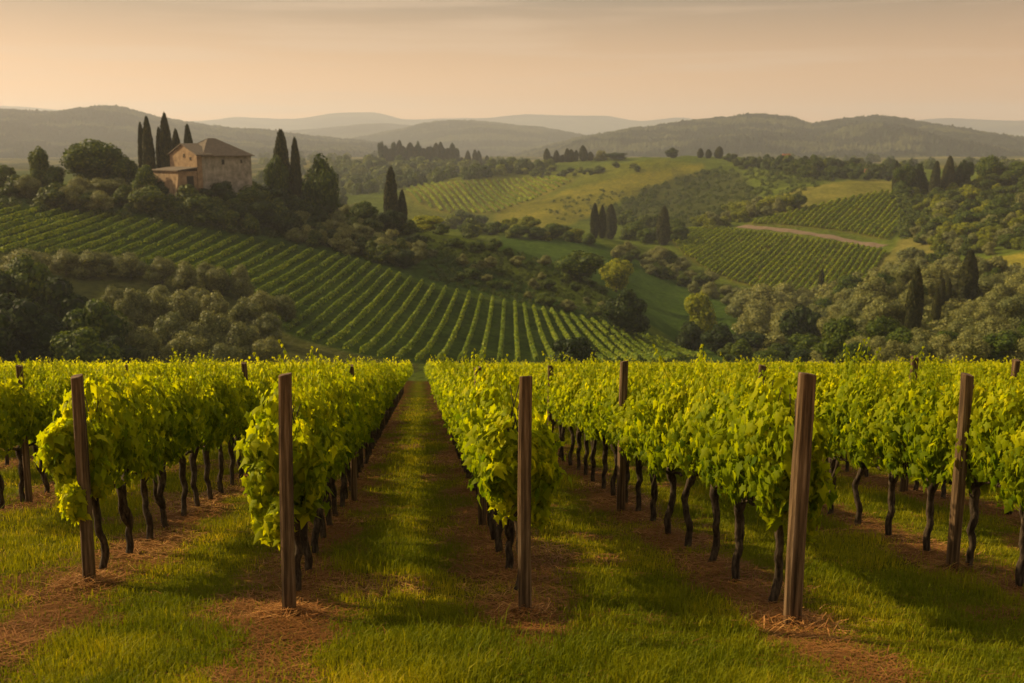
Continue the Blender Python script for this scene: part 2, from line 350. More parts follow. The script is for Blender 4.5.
paint([(497,230),(495,214),(540,199),(600,181),(650,171),(705,163),(700,176),(650,190),(610,206),(570,226)], (0.185, 0.175, 0.022), DM > 600)
paint([(610,215),(640,190),(680,175),(740,172),(760,200),(700,228),(640,228)], (0.055, 0.066, 0.018), DM > 600)  # scrub, its colour darkened to stand in for shade on the right flank
paint([(740,206),(800,188),(850,180),(900,181),(905,190),(860,197),(790,213)], (0.17, 0.165, 0.035), DM > 500)
paint([(868,275),(890,252),(900,240),(960,232),(960,246),(930,262),(900,268)], (0.17, 0.16, 0.04), DM > 300)
paint([(975,262),(1040,250),(1040,278),(990,280)], (0.21, 0.19, 0.03), DM > 300)
paint(POLY_A, (0.048, 0.078, 0.012), DM < 420)
paint(POLY_C1, (0.13, 0.12, 0.018), DM > 350); paint(POLY_C2, (0.13, 0.12, 0.018), DM > 350); paint(POLY_D1, (0.19, 0.17, 0.024), DM > 600)
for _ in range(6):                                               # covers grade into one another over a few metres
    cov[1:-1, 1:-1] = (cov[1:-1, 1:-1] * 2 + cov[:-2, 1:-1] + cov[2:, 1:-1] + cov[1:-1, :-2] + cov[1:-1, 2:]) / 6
gi = np.arange(NA * ND).reshape(NA, ND)
quad = np.stack([gi[:-1, :-1], gi[1:, :-1], gi[1:, 1:], gi[:-1, 1:]], -1).reshape(-1, 4)
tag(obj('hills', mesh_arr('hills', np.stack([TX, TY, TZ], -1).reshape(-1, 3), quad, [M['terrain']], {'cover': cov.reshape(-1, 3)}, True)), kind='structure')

# the dirt track between the two far vineyard fields
pts = [hit(*p) for p in [(736,226.5),(752,227.5),(780,230),(810,234),(840,239),(865,243.5),(888,247)]]
def dense(pts, step):
    out = []
    for a, b in zip(pts[:-1], pts[1:]):
        n = max(2, int(np.linalg.norm(b - a) / step))
        for i in range(n): out.append(a + (b - a) * i / n)
    return np.array(out + [pts[-1]])
def strip(name, pts, wid, m, up=0.12):
    P = dense(pts, 1.5); P = np.array([P[max(0, i - 4):i + 5].mean(0) for i in range(len(P))])
    T = np.gradient(P, axis=0); T /= np.linalg.norm(T[:, :2], axis=1, keepdims=True)
    Nn = np.stack([-T[:, 1], T[:, 0], T[:, 0] * 0], 1); V = []; k = 7
    for j in range(k):
        q = P + Nn * (j / (k - 1) - 0.5) * wid * (1 + 0.15 * np.sin(np.arange(len(P)) * 0.7))[:, None]
        q[:, 2] = terr_z(q[:, 0], q[:, 1]) + up; V.append(q)
    V = np.stack(V, 1).reshape(-1, 3); g = np.arange(len(P) * k).reshape(-1, k)
    Fc = np.stack([g[:-1, :-1], g[:-1, 1:], g[1:, 1:], g[1:, :-1]], -1).reshape(-1, 4)
    return tag(obj(name, mesh_arr(name, V, Fc, [m], smooth=True)), kind='structure')
M['dirt'] = plain('dry_dirt', [(0.3, (0.115, 0.078, 0.048)), (0.7, (0.20, 0.140, 0.090))], 0.4, obj_space=False)
strip('dirt_track', pts, 6.5, M['dirt'])

# distant mountain ranges: real ridges, wooded, each at its own distance
def mountain(ridge, dist, front, back, zb, seed, rough, trees, c0, c1, floor_row=30):
    a0, a1 = az_of(-170, 130), az_of(1200, 130); na = 1500 if trees > 3 else 700
    az = np.linspace(a0, a1, na); rx = [az_of(p, y) for p, y in ridge]; rz = [dist * tan_el(az_of(p, y), y) for p, y in ridge]
    top = pchip(rx, np.array(rz), az); k = 110
    s = np.concatenate([np.linspace(-1, 0, int(k * 0.75), endpoint=False), np.linspace(0, 1, k - int(k * 0.75))])
    dd = np.where(s < 0, dist + s * front, dist + s * back)
    A_, S_ = np.meshgrid(az, s, indexing='ij'); D_ = np.meshgrid(az, dd, indexing='ij')[1]
    sh = np.where(S_ < 0, 0.5 + 0.5 * np.cos(np.pi * np.abs(S_)), 0.5 + 0.5 * np.cos(np.pi * S_)) ** 0.8
    X = D_ * np.sin(A_); Y = D_ * np.cos(A_)
    und = (fbm(X / (dist * 0.07), Y / (dist * 0.1), 5, seed) - 0.5) * rough * np.sin(np.pi * np.clip(np.abs(S_) * 1.15, 0, 1))
    Z = zb + (top[:, None] - zb) * sh + und
    Z += (fbm(X / (dist * 0.006), Y / (dist * 0.006), 2, seed + 5) - 0.5) * trees * 1.3 + rng.random(Z.shape) ** 3 * trees * 0.7 * (fbm(X / 420, Y / 420, 2, seed + 7) > 0.4)
    f = fbm(X / (dist * 0.05), Y / (dist * 0.03), 4, seed + 11)[..., None]
    cc = np.where(f > 0.55, np.array(c1), np.array(c0)) * (0.8 + 0.5 * f)
    g = np.arange(na * k).reshape(na, k); Fc = np.stack([g[:-1, :-1], g[1:, :-1], g[1:, 1:], g[:-1, 1:]], -1).reshape(-1, 4)
    return tag(obj('mountain_range', mesh_arr('mountain', np.stack([X, Y, Z], -1).reshape(-1, 3), Fc, [M['forest']], {'cover': cc.reshape(-1, 3)}, True)), kind='structure')
FC0, FC1 = (0.022, 0.030, 0.018), (0.065, 0.072, 0.034)
mountain([(-170,118),(-60,113),(0,112),(50,114),(85,111),(105,109),(118,108.5),(135,112),(160,118),(200,125),(250,131),(300,136),(360,141),(420,150),(520,165),(1200,180)], 4300, 2100, 900, -50, 61, 75, 11, FC0, FC1)
mountain([(-170,160),(300,150),(360,139),(400,131),(440,124),(480,122.5),(520,126),(560,131),(600,140),(700,150),(1200,165)], 6000, 2500, 900, -70, 71, 80, 11, FC0, FC1)
mountain([(-170,175),(480,160),(540,148),(580,139),(610,133),(650,127.5),(690,122),(730,118.5),(755,116.5),(790,120),(812,124),(830,122),(860,119),(890,119),(915,123),(945,129),(985,134),(1024,138),(1100,140),(1200,136)], 4000, 1800, 900, -48, 81, 80, 11, FC0, FC1)
mountain([(-170,135),(200,137),(260,133),(330,128),(380,124),(420,127),(470,133),(560,140),(1200,150)], 8000, 2500, 900, -90, 83, 80, 8, FC0, FC1)
mountain([(-170,109),(-60,105),(0,106),(70,111),(150,122),(200,121),(240,117.5),(290,119),(340,113),(370,112.5),(410,120),(440,119),(480,118.5),(530,114.5),(570,116),(600,116),(640,121),(680,118),(720,125),(850,128),(910,122),(950,119),(1024,121),(1200,117)], 11500, 2800, 900, -130, 91, 120, 4, FC0, FC1)

# ------------------------------------------------------------------ near vineyard ground
VP = (420.0, 362.0)
Pa = ground(420 + 100, 612); Pb = ground(420 + 100 * 100 / 250, 462)
RD = (Pb - Pa) / np.linalg.norm(Pb - Pa)                       # direction of the rows, downhill
TR = RD[0] / RD[1]
P0 = ground(420, 612); XPP = (ground(520, 612)[0] - ground(420, 612)[0]) / 100.0
def rowX(px): return (px - 420) * XPP                           # sideways offset of a row in metres
ROWPX = [-285 - 290 * k for k in range(24, 0, -1)] + [-285, 39, 286, 524, 781, 1086, 1378] + [1372 + 290 * k for k in range(1, 25)]
RI0 = 24 + 3                                                    # index of the row at 524
ROWX = np.array([rowX(p) for p in ROWPX])
def lateral(x, y): return (x - P0[0]) - (y - P0[1]) * TR
def rowpt(k, s):
    b = P0 + np.array([ROWX[k], 0, 0]) + RD * s; b[2] = near_z(b[0], b[1]); return b
def s_of(k, py):                                                # distance along row k at image row py
    g = ground(420, py); return (g[1] - P0[1]) / RD[1]
def near_z(x, y):
    x = np.asarray(x, float); y = np.asarray(y, float); d = np.hypot(x, y)
    u = lateral(x, y); dr = np.min(np.abs(u[..., None] - ROWX), -1)
    z = -CH - SL * y + 0.02 * np.exp(-(dr / 0.35) ** 2) + (fbm(x / 1.7, y / 1.7, 3, 2) - 0.5) * 0.10 * np.clip(12 / np.maximum(d, 1), 0.3, 1)
    return z - np.clip(d - 112, 0, 100) ** 2 * 0.012
def soilness(x, y):
    u = lateral(x, y); dr = np.min(np.abs(u[..., None] - ROWX), -1)
    e = 0.39 + (fbm(x / 0.55, y / 0.9, 4, 12) - 0.5) * 1.1
    s = 1 / (1 + np.exp((dr - e) / 0.10))
    head = np.clip((7.4 - y + 1.2 * (fbm(x / 1.1, y / 1.1, 3, 14) - 0.5)) / 0.9, 0, 1)                       # the headland in front of the rows is mostly grass
    patch = np.clip((fbm(x / 0.8, y / 0.8, 4, 15) - 0.50) * 8, 0, 1)
    return s * (1 - head) + head * patch * 0.8 * s + (1 - s) * np.clip((fbm(x / 1.3, y / 1.3, 4, 19) - 0.63) * 9, 0, 0.7)
na, nd = 900, 620
az = np.linspace(math.radians(-48), math.radians(48), na); dd = 2.5 * (128 / 2.5) ** np.linspace(0, 1, nd)
A_, D_ = np.meshgrid(az, dd, indexing='ij'); GX = D_ * np.sin(A_); GY = D_ * np.cos(A_)
GZ = near_z(GX, GY); S_ = soilness(GX, GY)
GZ = GZ + S_ * (fbm(GX / 0.16, GY / 0.16, 3, 5) - 0.5) * 0.05 * np.clip(15 / D_, 0, 1)
so = np.array((0.165, 0.082, 0.031)); gr = np.array((0.12, 0.125, 0.010))
drn = fbm(GX / 0.5, GY / 0.5, 4, 77)[..., None]
cc = (S_[..., None]) * so * (0.7 + 0.6 * drn) + (1 - S_[..., None]) * gr * (0.7 + 0.6 * drn)
g = np.arange(na * nd).reshape(na, nd); Fc = np.stack([g[:-1, :-1], g[1:, :-1], g[1:, 1:], g[:-1, 1:]], -1).reshape(-1, 4)
tag(obj('ground', mesh_arr('ground', np.stack([GX, GY, GZ], -1).reshape(-1, 3), Fc, [M['near_ground']], {'cover': cc.reshape(-1, 3)}, True)), kind='structure')

def fan(n, d0, d1, p=1.0, half=30):
    """random points in the view fan, density falling with distance"""
    a = np.radians(rng.uniform(-half, half, n)); u = rng.random(n)
    d = d0 * (d1 / d0) ** u if p == 1 else (d0 ** (1 - p) + u * (d1 ** (1 - p) - d0 ** (1 - p))) ** (1 / (1 - p))
    return d * np.sin(a), d * np.cos(a), d
def blades(n, d0, d1, mats, name, hmin, hmax, wid, want, flat=0.0, bunch=True):
    x, y, d = fan(n, d0, d1, 1.0)
    s = soilness(x, y)
    keep = rng.random(n) < want(s, x, y); x, y, d, s = x[keep], y[keep], d[keep], s[keep]; n = len(x)
    z = near_z(x, y)
    cl = fbm(x / 0.35, y / 0.35, 3, 88)
    big = fbm(x / 1.4, y / 1.4, 3, 90); h = (hmin + (hmax - hmin) * rng.random(n) ** 1.6) * ((0.25 + 1.0 * cl) * (0.35 + 1.4 * big) if bunch else 1)
    if bunch: h = h * np.where(rng.random(n) < 0.03, 1.8, 1)
    h = h * np.clip(1 - 0.55 * s, 0.3, 1) if not flat else h
    far_ = np.clip(d / 11, 1, 6); w = wid * far_ ** 0.9 * (0.7 + 0.6 * rng.random(n))
    th = rng.uniform(0, 2 * np.pi, n); lean = (0.25 + 0.6 * rng.random(n)) if not flat else np.full(n, 1.0)
    dx, dy = np.cos(th), np.sin(th)
    if flat: up = flat * rng.random(n); 
    P = np.stack([x, y, z - 0.01], 1); side = np.stack([-dy, dx, 0 * dx], 1) * w[:, None]
    if flat:
        t = np.stack([dx, dy, -SL * dy + up], 1) * h[:, None]; mid = P + t * 0.5 + np.array([0, 0, 0.02]); tip = P + t + np.array([0, 0, 0.005])
        P = P + np.array([0, 0, 0.012])
    else:
        mid = P + np.stack([dx * lean * 0.25, dy * lean * 0.25, np.full(n, 0.62)], 1) * h[:, None]
        tip = P + np.stack([dx * lean * 0.8, dy * lean * 0.8, np.full(n, 1.0) - 0.25 * lean], 1) * h[:, None]
    V = np.stack([P - side, P + side, mid + side * 0.75, mid - side * 0.75, tip], 1).reshape(-1, 3)
    b = (np.arange(n) * 5)[:, None]
    F1 = np.concatenate([b + [0, 1, 2], b + [0, 2, 3], b + [3, 2, 4]], 0)
    tint = np.repeat(np.clip((fbm(x / 1.0, y / 1.0, 4, 66) - 0.32) * 1.9 * (0.5 + 0.6 * rng.random(n)) + (rng.random(n) < 0.06) * 0.4, 0, 1), 5)
    return tag(obj(name, mesh_arr(name, V, F1, mats, {'tint': tint})), kind='stuff')
blades(420000, 6.0, 60, [M['grass']], 'grass', 0.05, 0.17, 0.0035, lambda s, x, y: np.clip(1.05 - 0.93 * s, 0, 1))
blades(150000, 5.5, 60, [M['straw']], 'dry_straw', 0.07, 0.28, 0.0036, lambda s, x, y: np.clip(s * 1.2 - 0.1, 0.04, 1), flat=0.22, bunch=False)

# ------------------------------------------------------------------ grape vines
def leaf_template(lobed=True):
    if lobed:
        ang = np.radians([-90, -52, -20, 12, 42, 66, 90, 114, 138, 168, 200, 232]); r = np.array([0.22, 0.50, 0.37, 0.55, 0.36, 0.48, 0.80, 0.48, 0.36, 0.55, 0.37, 0.50])
        x = r * np.cos(ang) * 0.88; y = r * np.sin(ang) + 0.2; z = -0.62 * np.abs(x) ** 1.4 - 0.55 * np.clip(y, 0, 1) ** 2 + 0.07 * np.sin(ang * 5)
        v = np.vstack([[0, 0.12, 0.03], np.stack([x, y, z], 1)]); k = len(ang)
        f = np.array([(0, 1 + i, 1 + (i + 1) % k) for i in range(k)])
        return v, f
    v = np.array([(0, -0.35, 0), (0.42, 0.05, -0.10), (0.22, 0.5, -0.1), (0, 0.62, -0.12), (-0.22, 0.5, -0.1), (-0.42, 0.05, -0.10), (0, 0.1, 0.06)])
    f = np.array([(6, 0, 1), (6, 1, 2), (6, 2, 3), (6, 3, 4), (6, 4, 5), (6, 5, 0)])
    return v, f
LV, LF = leaf_template(); LV2, LF2 = leaf_template(False)
def canopy(n, r, size, end=False, L_=0.50, top=1.78):
    """leaf positions and normals for one vine; x across the row, y along it"""
    y = r.uniform(-L_, L_, n); sd = int(r.integers(0, 50)); of = r.uniform(0, 50)
    zc = r.beta(1.2, 1.12, n)
    low = 0.90 + 0.22 * (np.abs(y) / L_) ** 1.5 + 0.40 * (fbm(y * 3 + of, y * 0, 2, 40) - 0.4); hi = top + 0.80 * (fbm(y * 3.2 + of, y * 0 + 3, 3, 44) - 0.5)
    z = low + (hi - low) * zc
    side = np.where(r.random(n) < 0.5, -1, 1)
    lump = 0.50 + 1.05 * fbm(y * 3.4 + of + side * 7, z * 3.0, 3, 46)
    hw = (0.12 + 0.165 * np.sin(np.clip(zc, 0, 1) * np.pi * 0.82 + 0.42)) * lump
    dep = 1 - np.abs(r.normal(0, 0.30, n)) + 0.5 * r.random(n) * (r.random(n) < 0.20)
    x = side * hw * dep
    nx = side * (0.65 + 0.4 * r.random(n)) + r.normal(0, 0.35, n); nz = 0.10 + 0.7 * zc ** 2 + r.normal(0, 0.42, n); ny = r.normal(0, 0.75, n)
    P = np.stack([x, y, z], 1); Nn = np.stack([nx, ny, nz], 1)
    tip = np.stack([side * 0.25 + r.normal(0, 0.45, n), r.normal(0, 0.5, n), -1.0 + 0 * x], 1)
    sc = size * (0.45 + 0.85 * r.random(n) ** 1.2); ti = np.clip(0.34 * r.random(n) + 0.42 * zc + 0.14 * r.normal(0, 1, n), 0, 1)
    return P, Nn, tip, sc, ti
def shoots(r, k, hmax, size, top=1.74, L_=0.45):
    """upright young shoots: stems plus small leaves"""
    Ps = []; Ns = []; Ts = []; S = []; stems = []
    for _ in range(k):
        y0 = r.uniform(-L_, L_); x0 = r.normal(0, 0.10); h = hmax * (0.35 + 0.65 * r.random()); lx, ly = r.normal(0, 0.16, 2)
        pts = []
        for q in range(6):
            t = q / 5; pts.append((x0 + lx * t * h * 2, y0 + ly * t * h * 2, top - 0.12 + t * (h + 0.12)))
        stems.append(pts)
        for q in range(12):
            t = 0.15 + 0.85 * q / 11; a = r.uniform(0, 6.28); o = 0.055 * (1.2 - 0.6 * t)
            Ps.append((x0 + lx * t * h * 2 + o * math.cos(a), y0 + ly * t * h * 2 + o * math.sin(a), top - 0.12 + t * (h + 0.12)))
            Ns.append((math.cos(a), math.sin(a), 0.9)); Ts.append((math.cos(a), math.sin(a), -0.3)); S.append(size * (1.25 - 0.7 * t))
    return np.array(Ps), np.array(Ns), np.array(Ts), np.array(S), stems
TRUNKS = []; FOL = []
for v in range(9):
    r = np.random.default_rng(200 + v); m = MB(); rr = random.Random(v)
    n = 18; hh = rr.uniform(0.84, 0.98); lx, ly = rr.uniform(-.07, .07), rr.uniform(-.12, .12); sd = rr.uniform(0, 90)
    pts = []; rad = []
    for i in range(n):
        t = i / (n - 1); wob = min(1, 4 * t)
        ox = (float(fbm(t * 3.2 + sd, 0.5, 3, 70)) - 0.5) * 0.13 * wob; oy = (float(fbm(t * 3.4 + sd, 7.5, 3, 72)) - 0.5) * 0.17 * wob
        pts.append((lx * t * (1 - t) * 2 + ox, ly * t * (1 - t) * 2.4 + oy, -0.05 + t * hh))
        rad.append((0.050 if t < 0.05 else 0.034) * (0.80 + 0.5 * float(fbm(t * 9 + sd, 3.3, 2, 74))) + (0.012 if t > 0.88 else 0))
    if v % 3 == 1:                                               # a second stem forking off low down
        q = [pts[7]] + [(pts[7][0] + 0.05 * t + 0.03 * math.sin(5 * t), pts[7][1] + 0.20 * t ** 0.7, pts[7][2] + t * (hh - pts[7][2])) for t in (0.2, 0.45, 0.7, 1.0)]
        m.tube(q, [0.026, 0.024, 0.022, 0.022, 0.026], 7)
    m.tube(pts, rad, 9)
    hx, hy, hz = pts[-1]
    for sgn in (-1, 1):
        a = [(hx, hy, hz - 0.03)]; q = [0.034]
        for i in range(1, 6):
            t = i / 5; a.append((hx + rr.uniform(-.02, .02), hy + sgn * 0.48 * t, hz - 0.02 + 0.12 * math.sin(t * 1.6) + rr.uniform(-.015, .015))); q.append(0.028 - 0.012 * t)
        m.tube(a, q, 6)
    for i in range(5):
        y0 = rr.uniform(-.4, .4); m.tube([(hx, y0, hz + 0.07), (hx + rr.uniform(-.08, .08), y0 + rr.uniform(-.05, .05), hz + 0.45), (hx + rr.uniform(-.1, .1), y0 + rr.uniform(-.08, .08), hz + 0.95)], [0.009, 0.006, 0.004], 5)
    TRUNKS.append(m.mesh('vine_trunk', [M['bark']], True))
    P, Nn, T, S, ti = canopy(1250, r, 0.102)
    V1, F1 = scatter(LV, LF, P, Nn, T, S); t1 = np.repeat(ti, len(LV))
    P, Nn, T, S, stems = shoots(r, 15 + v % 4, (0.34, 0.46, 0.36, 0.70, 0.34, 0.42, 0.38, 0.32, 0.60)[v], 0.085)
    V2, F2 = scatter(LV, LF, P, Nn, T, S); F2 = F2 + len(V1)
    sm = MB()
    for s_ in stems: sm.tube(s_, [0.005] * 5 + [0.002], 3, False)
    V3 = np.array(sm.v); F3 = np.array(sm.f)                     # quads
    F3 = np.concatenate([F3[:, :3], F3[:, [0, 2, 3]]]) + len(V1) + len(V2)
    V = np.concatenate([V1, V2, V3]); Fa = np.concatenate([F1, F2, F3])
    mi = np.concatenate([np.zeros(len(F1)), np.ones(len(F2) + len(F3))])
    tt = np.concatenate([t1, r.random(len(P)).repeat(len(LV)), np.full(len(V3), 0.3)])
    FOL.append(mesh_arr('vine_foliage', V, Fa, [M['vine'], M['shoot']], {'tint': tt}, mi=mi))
# a shaggier canopy with hanging shoots for the first vine of each row
FOLEND = {}
for rel in (-2, -1, 0, 1):
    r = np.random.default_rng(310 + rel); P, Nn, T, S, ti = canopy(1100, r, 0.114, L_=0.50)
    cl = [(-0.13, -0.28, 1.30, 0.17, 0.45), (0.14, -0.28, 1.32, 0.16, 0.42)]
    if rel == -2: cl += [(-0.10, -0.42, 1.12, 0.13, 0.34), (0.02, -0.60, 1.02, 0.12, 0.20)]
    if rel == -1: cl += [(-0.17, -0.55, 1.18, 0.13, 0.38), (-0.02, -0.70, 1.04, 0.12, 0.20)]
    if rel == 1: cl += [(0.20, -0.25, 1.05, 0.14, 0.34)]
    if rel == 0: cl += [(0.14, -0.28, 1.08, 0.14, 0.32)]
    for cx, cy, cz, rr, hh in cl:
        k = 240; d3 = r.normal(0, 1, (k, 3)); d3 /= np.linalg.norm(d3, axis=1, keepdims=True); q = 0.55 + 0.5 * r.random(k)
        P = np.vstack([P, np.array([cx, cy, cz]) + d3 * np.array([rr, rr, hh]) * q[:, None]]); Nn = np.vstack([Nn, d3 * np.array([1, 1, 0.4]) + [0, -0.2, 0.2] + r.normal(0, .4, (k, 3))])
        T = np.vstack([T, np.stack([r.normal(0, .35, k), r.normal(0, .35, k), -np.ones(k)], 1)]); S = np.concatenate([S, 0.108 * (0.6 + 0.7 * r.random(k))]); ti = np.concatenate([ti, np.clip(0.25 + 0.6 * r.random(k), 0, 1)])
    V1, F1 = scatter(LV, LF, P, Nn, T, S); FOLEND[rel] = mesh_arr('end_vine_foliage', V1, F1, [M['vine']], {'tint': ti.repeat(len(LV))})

ROW_NAME = {-3: 'in the short row at the far left edge', -2: 'in the row starting at the leftmost front post', -1: 'in the row just left of the grass aisle',
            0: 'in the row just right of the grass aisle', 1: 'in the row ending at the thick leaning post', 2: 'in the row behind the rightmost front post', 3: 'in the second row beyond the thick leaning post'}
START = {-3: 545, -2: 571, -1: 592, 0: 592, 1: 604, 2: 640, 3: 612}
rz_row = -math.atan(TR)
allv = []
for k in range(len(ROWX)):
    rel = k - RI0; s0 = s_of(k, START.get(rel, 615 if rel > 0 else 560)) 
    s = s0
    while True:
        x = P0[0] + ROWX[k] + RD[0] * s; y = P0[1] + RD[1] * s
        if math.hypot(x, y) > 116: break
        px, py = proj(np.array([x, y, plane_z(x, y) + 1.2]))
        if -60 < px < 1084 and y > 3: allv.append((math.hypot(x, y), rel, k, s, s == s0))
        s += 0.92 + 0.08 * (random.random() - 0.5)
allv.sort(key=lambda q: q[0])
near, farv = allv[:300], allv[300:]
cnt = {}
for i, (d, rel, k, s, first) in enumerate(near):
    p = rowpt(k, s); vi = random.randrange(9)
    if -3 <= rel <= 3:
        lab = 'leafy vine with dark gnarled trunk ' + ROW_NAME[rel]; grp = 'grape vines ' + ROW_NAME[rel]
        if first and rel in (-2, -1, 0, 1):
            lab = {-2: 'shaggy first vine of its row, leaves draped round the leftmost front post', -1: 'bushy first vine behind the front post left of the grass aisle',
                   0: 'bushy first vine behind the front post right of the grass aisle', 1: 'forked dark vine right beside the thick leaning front post'}[rel]; grp = 'first vines of the rows'
    elif rel < 0: lab = 'bright green grape vine in the crowded rows behind the leftmost front post'; grp = 'grape vines far left'
    else: lab = 'bright green grape vine in the crowded rows at the right edge'; grp = 'grape vines far right'
    o = thing('grape_vine', lab, 'grape vine', p, rz_row + (math.pi if random.random() < 0.5 and not first else 0), grp)
    obj('trunk', TRUNKS[vi], o).scale = (1.15, 1, 1 + random.uniform(-.04, .06))
    f = obj('foliage', FOLEND[rel] if first and rel in FOLEND else FOL[(vi + i) % 9], o)
    f.scale = (random.uniform(0.90, 1.10), random.uniform(1.0, 1.12), random.uniform(0.93, 1.06))
# everything beyond: one mass of vines that run on to the brow
BV = []; BF = []; BT = []; tb = 0; trv = MB()
cr_, sr_ = math.cos(rz_row), math.sin(rz_row)
for i, (d, rel, k, s, first) in enumerate(farv):
    n, sz = (230, 0.15) if d < 48 else ((110, 0.21) if d < 75 else (56, 0.30))
    P, Nn, T, S, ti = canopy(n, rng, sz)
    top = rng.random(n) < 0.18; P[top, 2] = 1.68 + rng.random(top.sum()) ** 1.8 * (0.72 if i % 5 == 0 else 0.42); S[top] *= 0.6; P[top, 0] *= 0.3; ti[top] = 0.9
    R2 = np.array([[cr_, sr_, 0], [-sr_, cr_, 0], [0, 0, 1]]); g = rowpt(k, s); P[:, 2] *= random.uniform(0.94, 1.06)
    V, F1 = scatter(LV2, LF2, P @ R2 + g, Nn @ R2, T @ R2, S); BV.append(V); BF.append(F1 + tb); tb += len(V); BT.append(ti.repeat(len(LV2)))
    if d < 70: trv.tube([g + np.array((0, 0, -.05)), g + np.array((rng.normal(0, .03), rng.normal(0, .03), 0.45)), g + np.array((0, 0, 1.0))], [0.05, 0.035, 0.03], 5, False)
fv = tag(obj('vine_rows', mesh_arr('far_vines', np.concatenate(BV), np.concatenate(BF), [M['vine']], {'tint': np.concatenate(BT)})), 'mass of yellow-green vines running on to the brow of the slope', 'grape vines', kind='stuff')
obj('trunks', trv.mesh('far_trunks', [M['bark']], True), fv)['kind'] = 'stuff'

# ------------------------------------------------------------------ vineyard posts
def post_mesh(w, h, seed, taper=0.94, k=16, square=0.75):
    r = random.Random(seed); rings = 26; V = []; F_ = []
    for i in range(rings):
        t = i / (rings - 1); z = -0.15 + (h + 0.15) * t; s = w / 2 * (1 - (1 - taper) * t)
        for j in range(k):
            a = 2 * math.pi * (j + 0.5) / k; c, q = math.cos(a), math.sin(a); e = 1 / max(abs(c), abs(q)); rad = s * (1 + (min(e, 1.26) - 1) * square)
            rad *= 1 + 0.09 * (float(fbm(t * 7 + seed, a * 2.2, 3, 95)) - 0.5) + 0.05 * math.sin(3 * a + seed) + 0.02 * math.sin(9 * t + a * 2 + seed) - (0.07 if j == (seed * 5) % k else 0) - (0.05 if j == (seed * 3 + 6) % k and t > 0.35 else 0)
            V.append((rad * c + 0.012 * math.sin(t * 3 + seed), rad * q, z + (0.012 * math.sin(a + seed) if i == rings - 1 else 0)))
    for i in range(rings - 1):
        for j in range(k): F_.append((i * k + j, i * k + (j + 1) % k, (i + 1) * k + (j + 1) % k, (i + 1) * k + j))
    b = len(V); cx = [V[(rings - 1) * k + j] for j in range(k)]
    for x, y, z in cx: V.append((x * 0.86, y * 0.86, z + 0.006))
    for j in range(k): F_.append(((rings - 1) * k + j, (rings - 1) * k + (j + 1) % k, b + (j + 1) % k, b + j))
    F_.append(tuple(b + j for j in range(k)))
    me = mesh_arr('post_shaft', V, F_, [M['wood'], M['endgrain']])
    me.polygons.foreach_set('material_index', np.array([0] * (len(F_) - 1) + [1], np.int32)); return me
def straw_mound(rad, seed):
    r = np.random.default_rng(seed); n = 420; a = r.uniform(0, 6.28, n); q = rad * np.sqrt(r.random(n)); 
    x = q * np.cos(a); y = q * np.sin(a); z = 0.07 * np.exp(-(q / (rad * 0.55)) ** 2) + 0.01 - 0.12 * y * 0
    P = np.stack([x, y, z], 1); th = r.uniform(0, 6.28, n)
    tip = np.stack([np.cos(th), np.sin(th), r.normal(0.05, 0.18, n)], 1); Nn = np.stack([r.normal(0, .3, n), r.normal(0, .3, n), np.ones(n)], 1)
    tv = np.array([(-.012, -.5, 0), (.012, -.5, 0), (.012, .5, 0.03), (-.012, .5, 0.03)]); tf = np.array([(0, 1, 2, 3)])
    V, F1 = scatter(tv, tf, P, Nn, tip, 0.10 + 0.16 * r.random(n)); V[:, 2] -= SL * V[:, 1]
    return V, F1, np.repeat(r.random(n), 4)
def add_post(k, py, w, htop_py, label, seed, group=None, tilt=(0, 0), px=None, cat='wooden post'):
    s = s_of(k, py); p = rowpt(k, s)
    if px is None: p[0] += 0.12 if k < RI0 else (-0.10 if k == RI0 else -0.24)            # posts stand at the edge of the canopy, on its aisle side
    if px is not None:                                           # step along the ground until its foot shows at the right row
        q = py
        for _ in range(8):
            p = ground(px, q); p[2] = near_z(p[0], p[1]); q += 0.8 * (py + 2 - float(proj(p)[1]))
    # height so that its top reaches the given image row
    h = 1.6
    while proj(p + np.array([0, 0, h]))[1] > htop_py and h < 2.9: h += 0.005
    o = obj('vineyard_post', post_mesh(w, h, seed), None, p, rz_row)
    o.rotation_euler = (tilt[0], tilt[1], rz_row + 0.1 * math.sin(seed)); tag(o, label, cat, group); return o, p
R0 = RI0
FRONT = [(R0 - 2, 580, 0.116, 377, 'leftmost front post, plain squared timber with leaves draped over its foot', 1, 88),
         (R0 - 1, 612, 0.116, 375, 'squared brown post with its top bare, left of the grass aisle', 2, 288),
         (R0, 612, 0.112, 377, 'tall bare squared post right of the grass aisle, near the centre', 3, 525),
         (R0 + 1, 622, 0.136, 374, 'thick reddish squared post with a knot, leaning right', 4, 793),
         (R0 + 2, 568, 0.115, 375, 'rightmost front post, thin and half hidden by vine leaves', 5, 953)]
MS = []
for k, py, w, tp, lab, seed, px in FRONT:
    o, p = add_post(k, py, w, tp, lab, seed, None, (0, math.radians({1: 1.9, 2: 2.1, 3: 0.1, 4: -0.4, 5: -1.2}[seed])), px)
    V, F1, t = straw_mound(0.42 if seed == 4 else 0.30, seed)
    sm = obj('straw_mound', mesh_arr('straw_mound', V, F1, [M['straw']], {'tint': t}), None, p)
    tag(sm, {1: 'low heap of dry straw at the foot of the leftmost post', 2: 'low heap of dry straw at the foot of the post left of the aisle', 3: 'thin straw heap at the foot of the post right of the aisle',
             4: 'large tawny straw heap round the foot of the thick leaning post', 5: 'straw heap at the foot of the rightmost front post'}[seed], 'straw heap', 'straw heaps at the post feet')
m = MB(); m.tube([(0, 0, 0), (0.01, 0, 0.0)], [0.016, 0.010], 9)
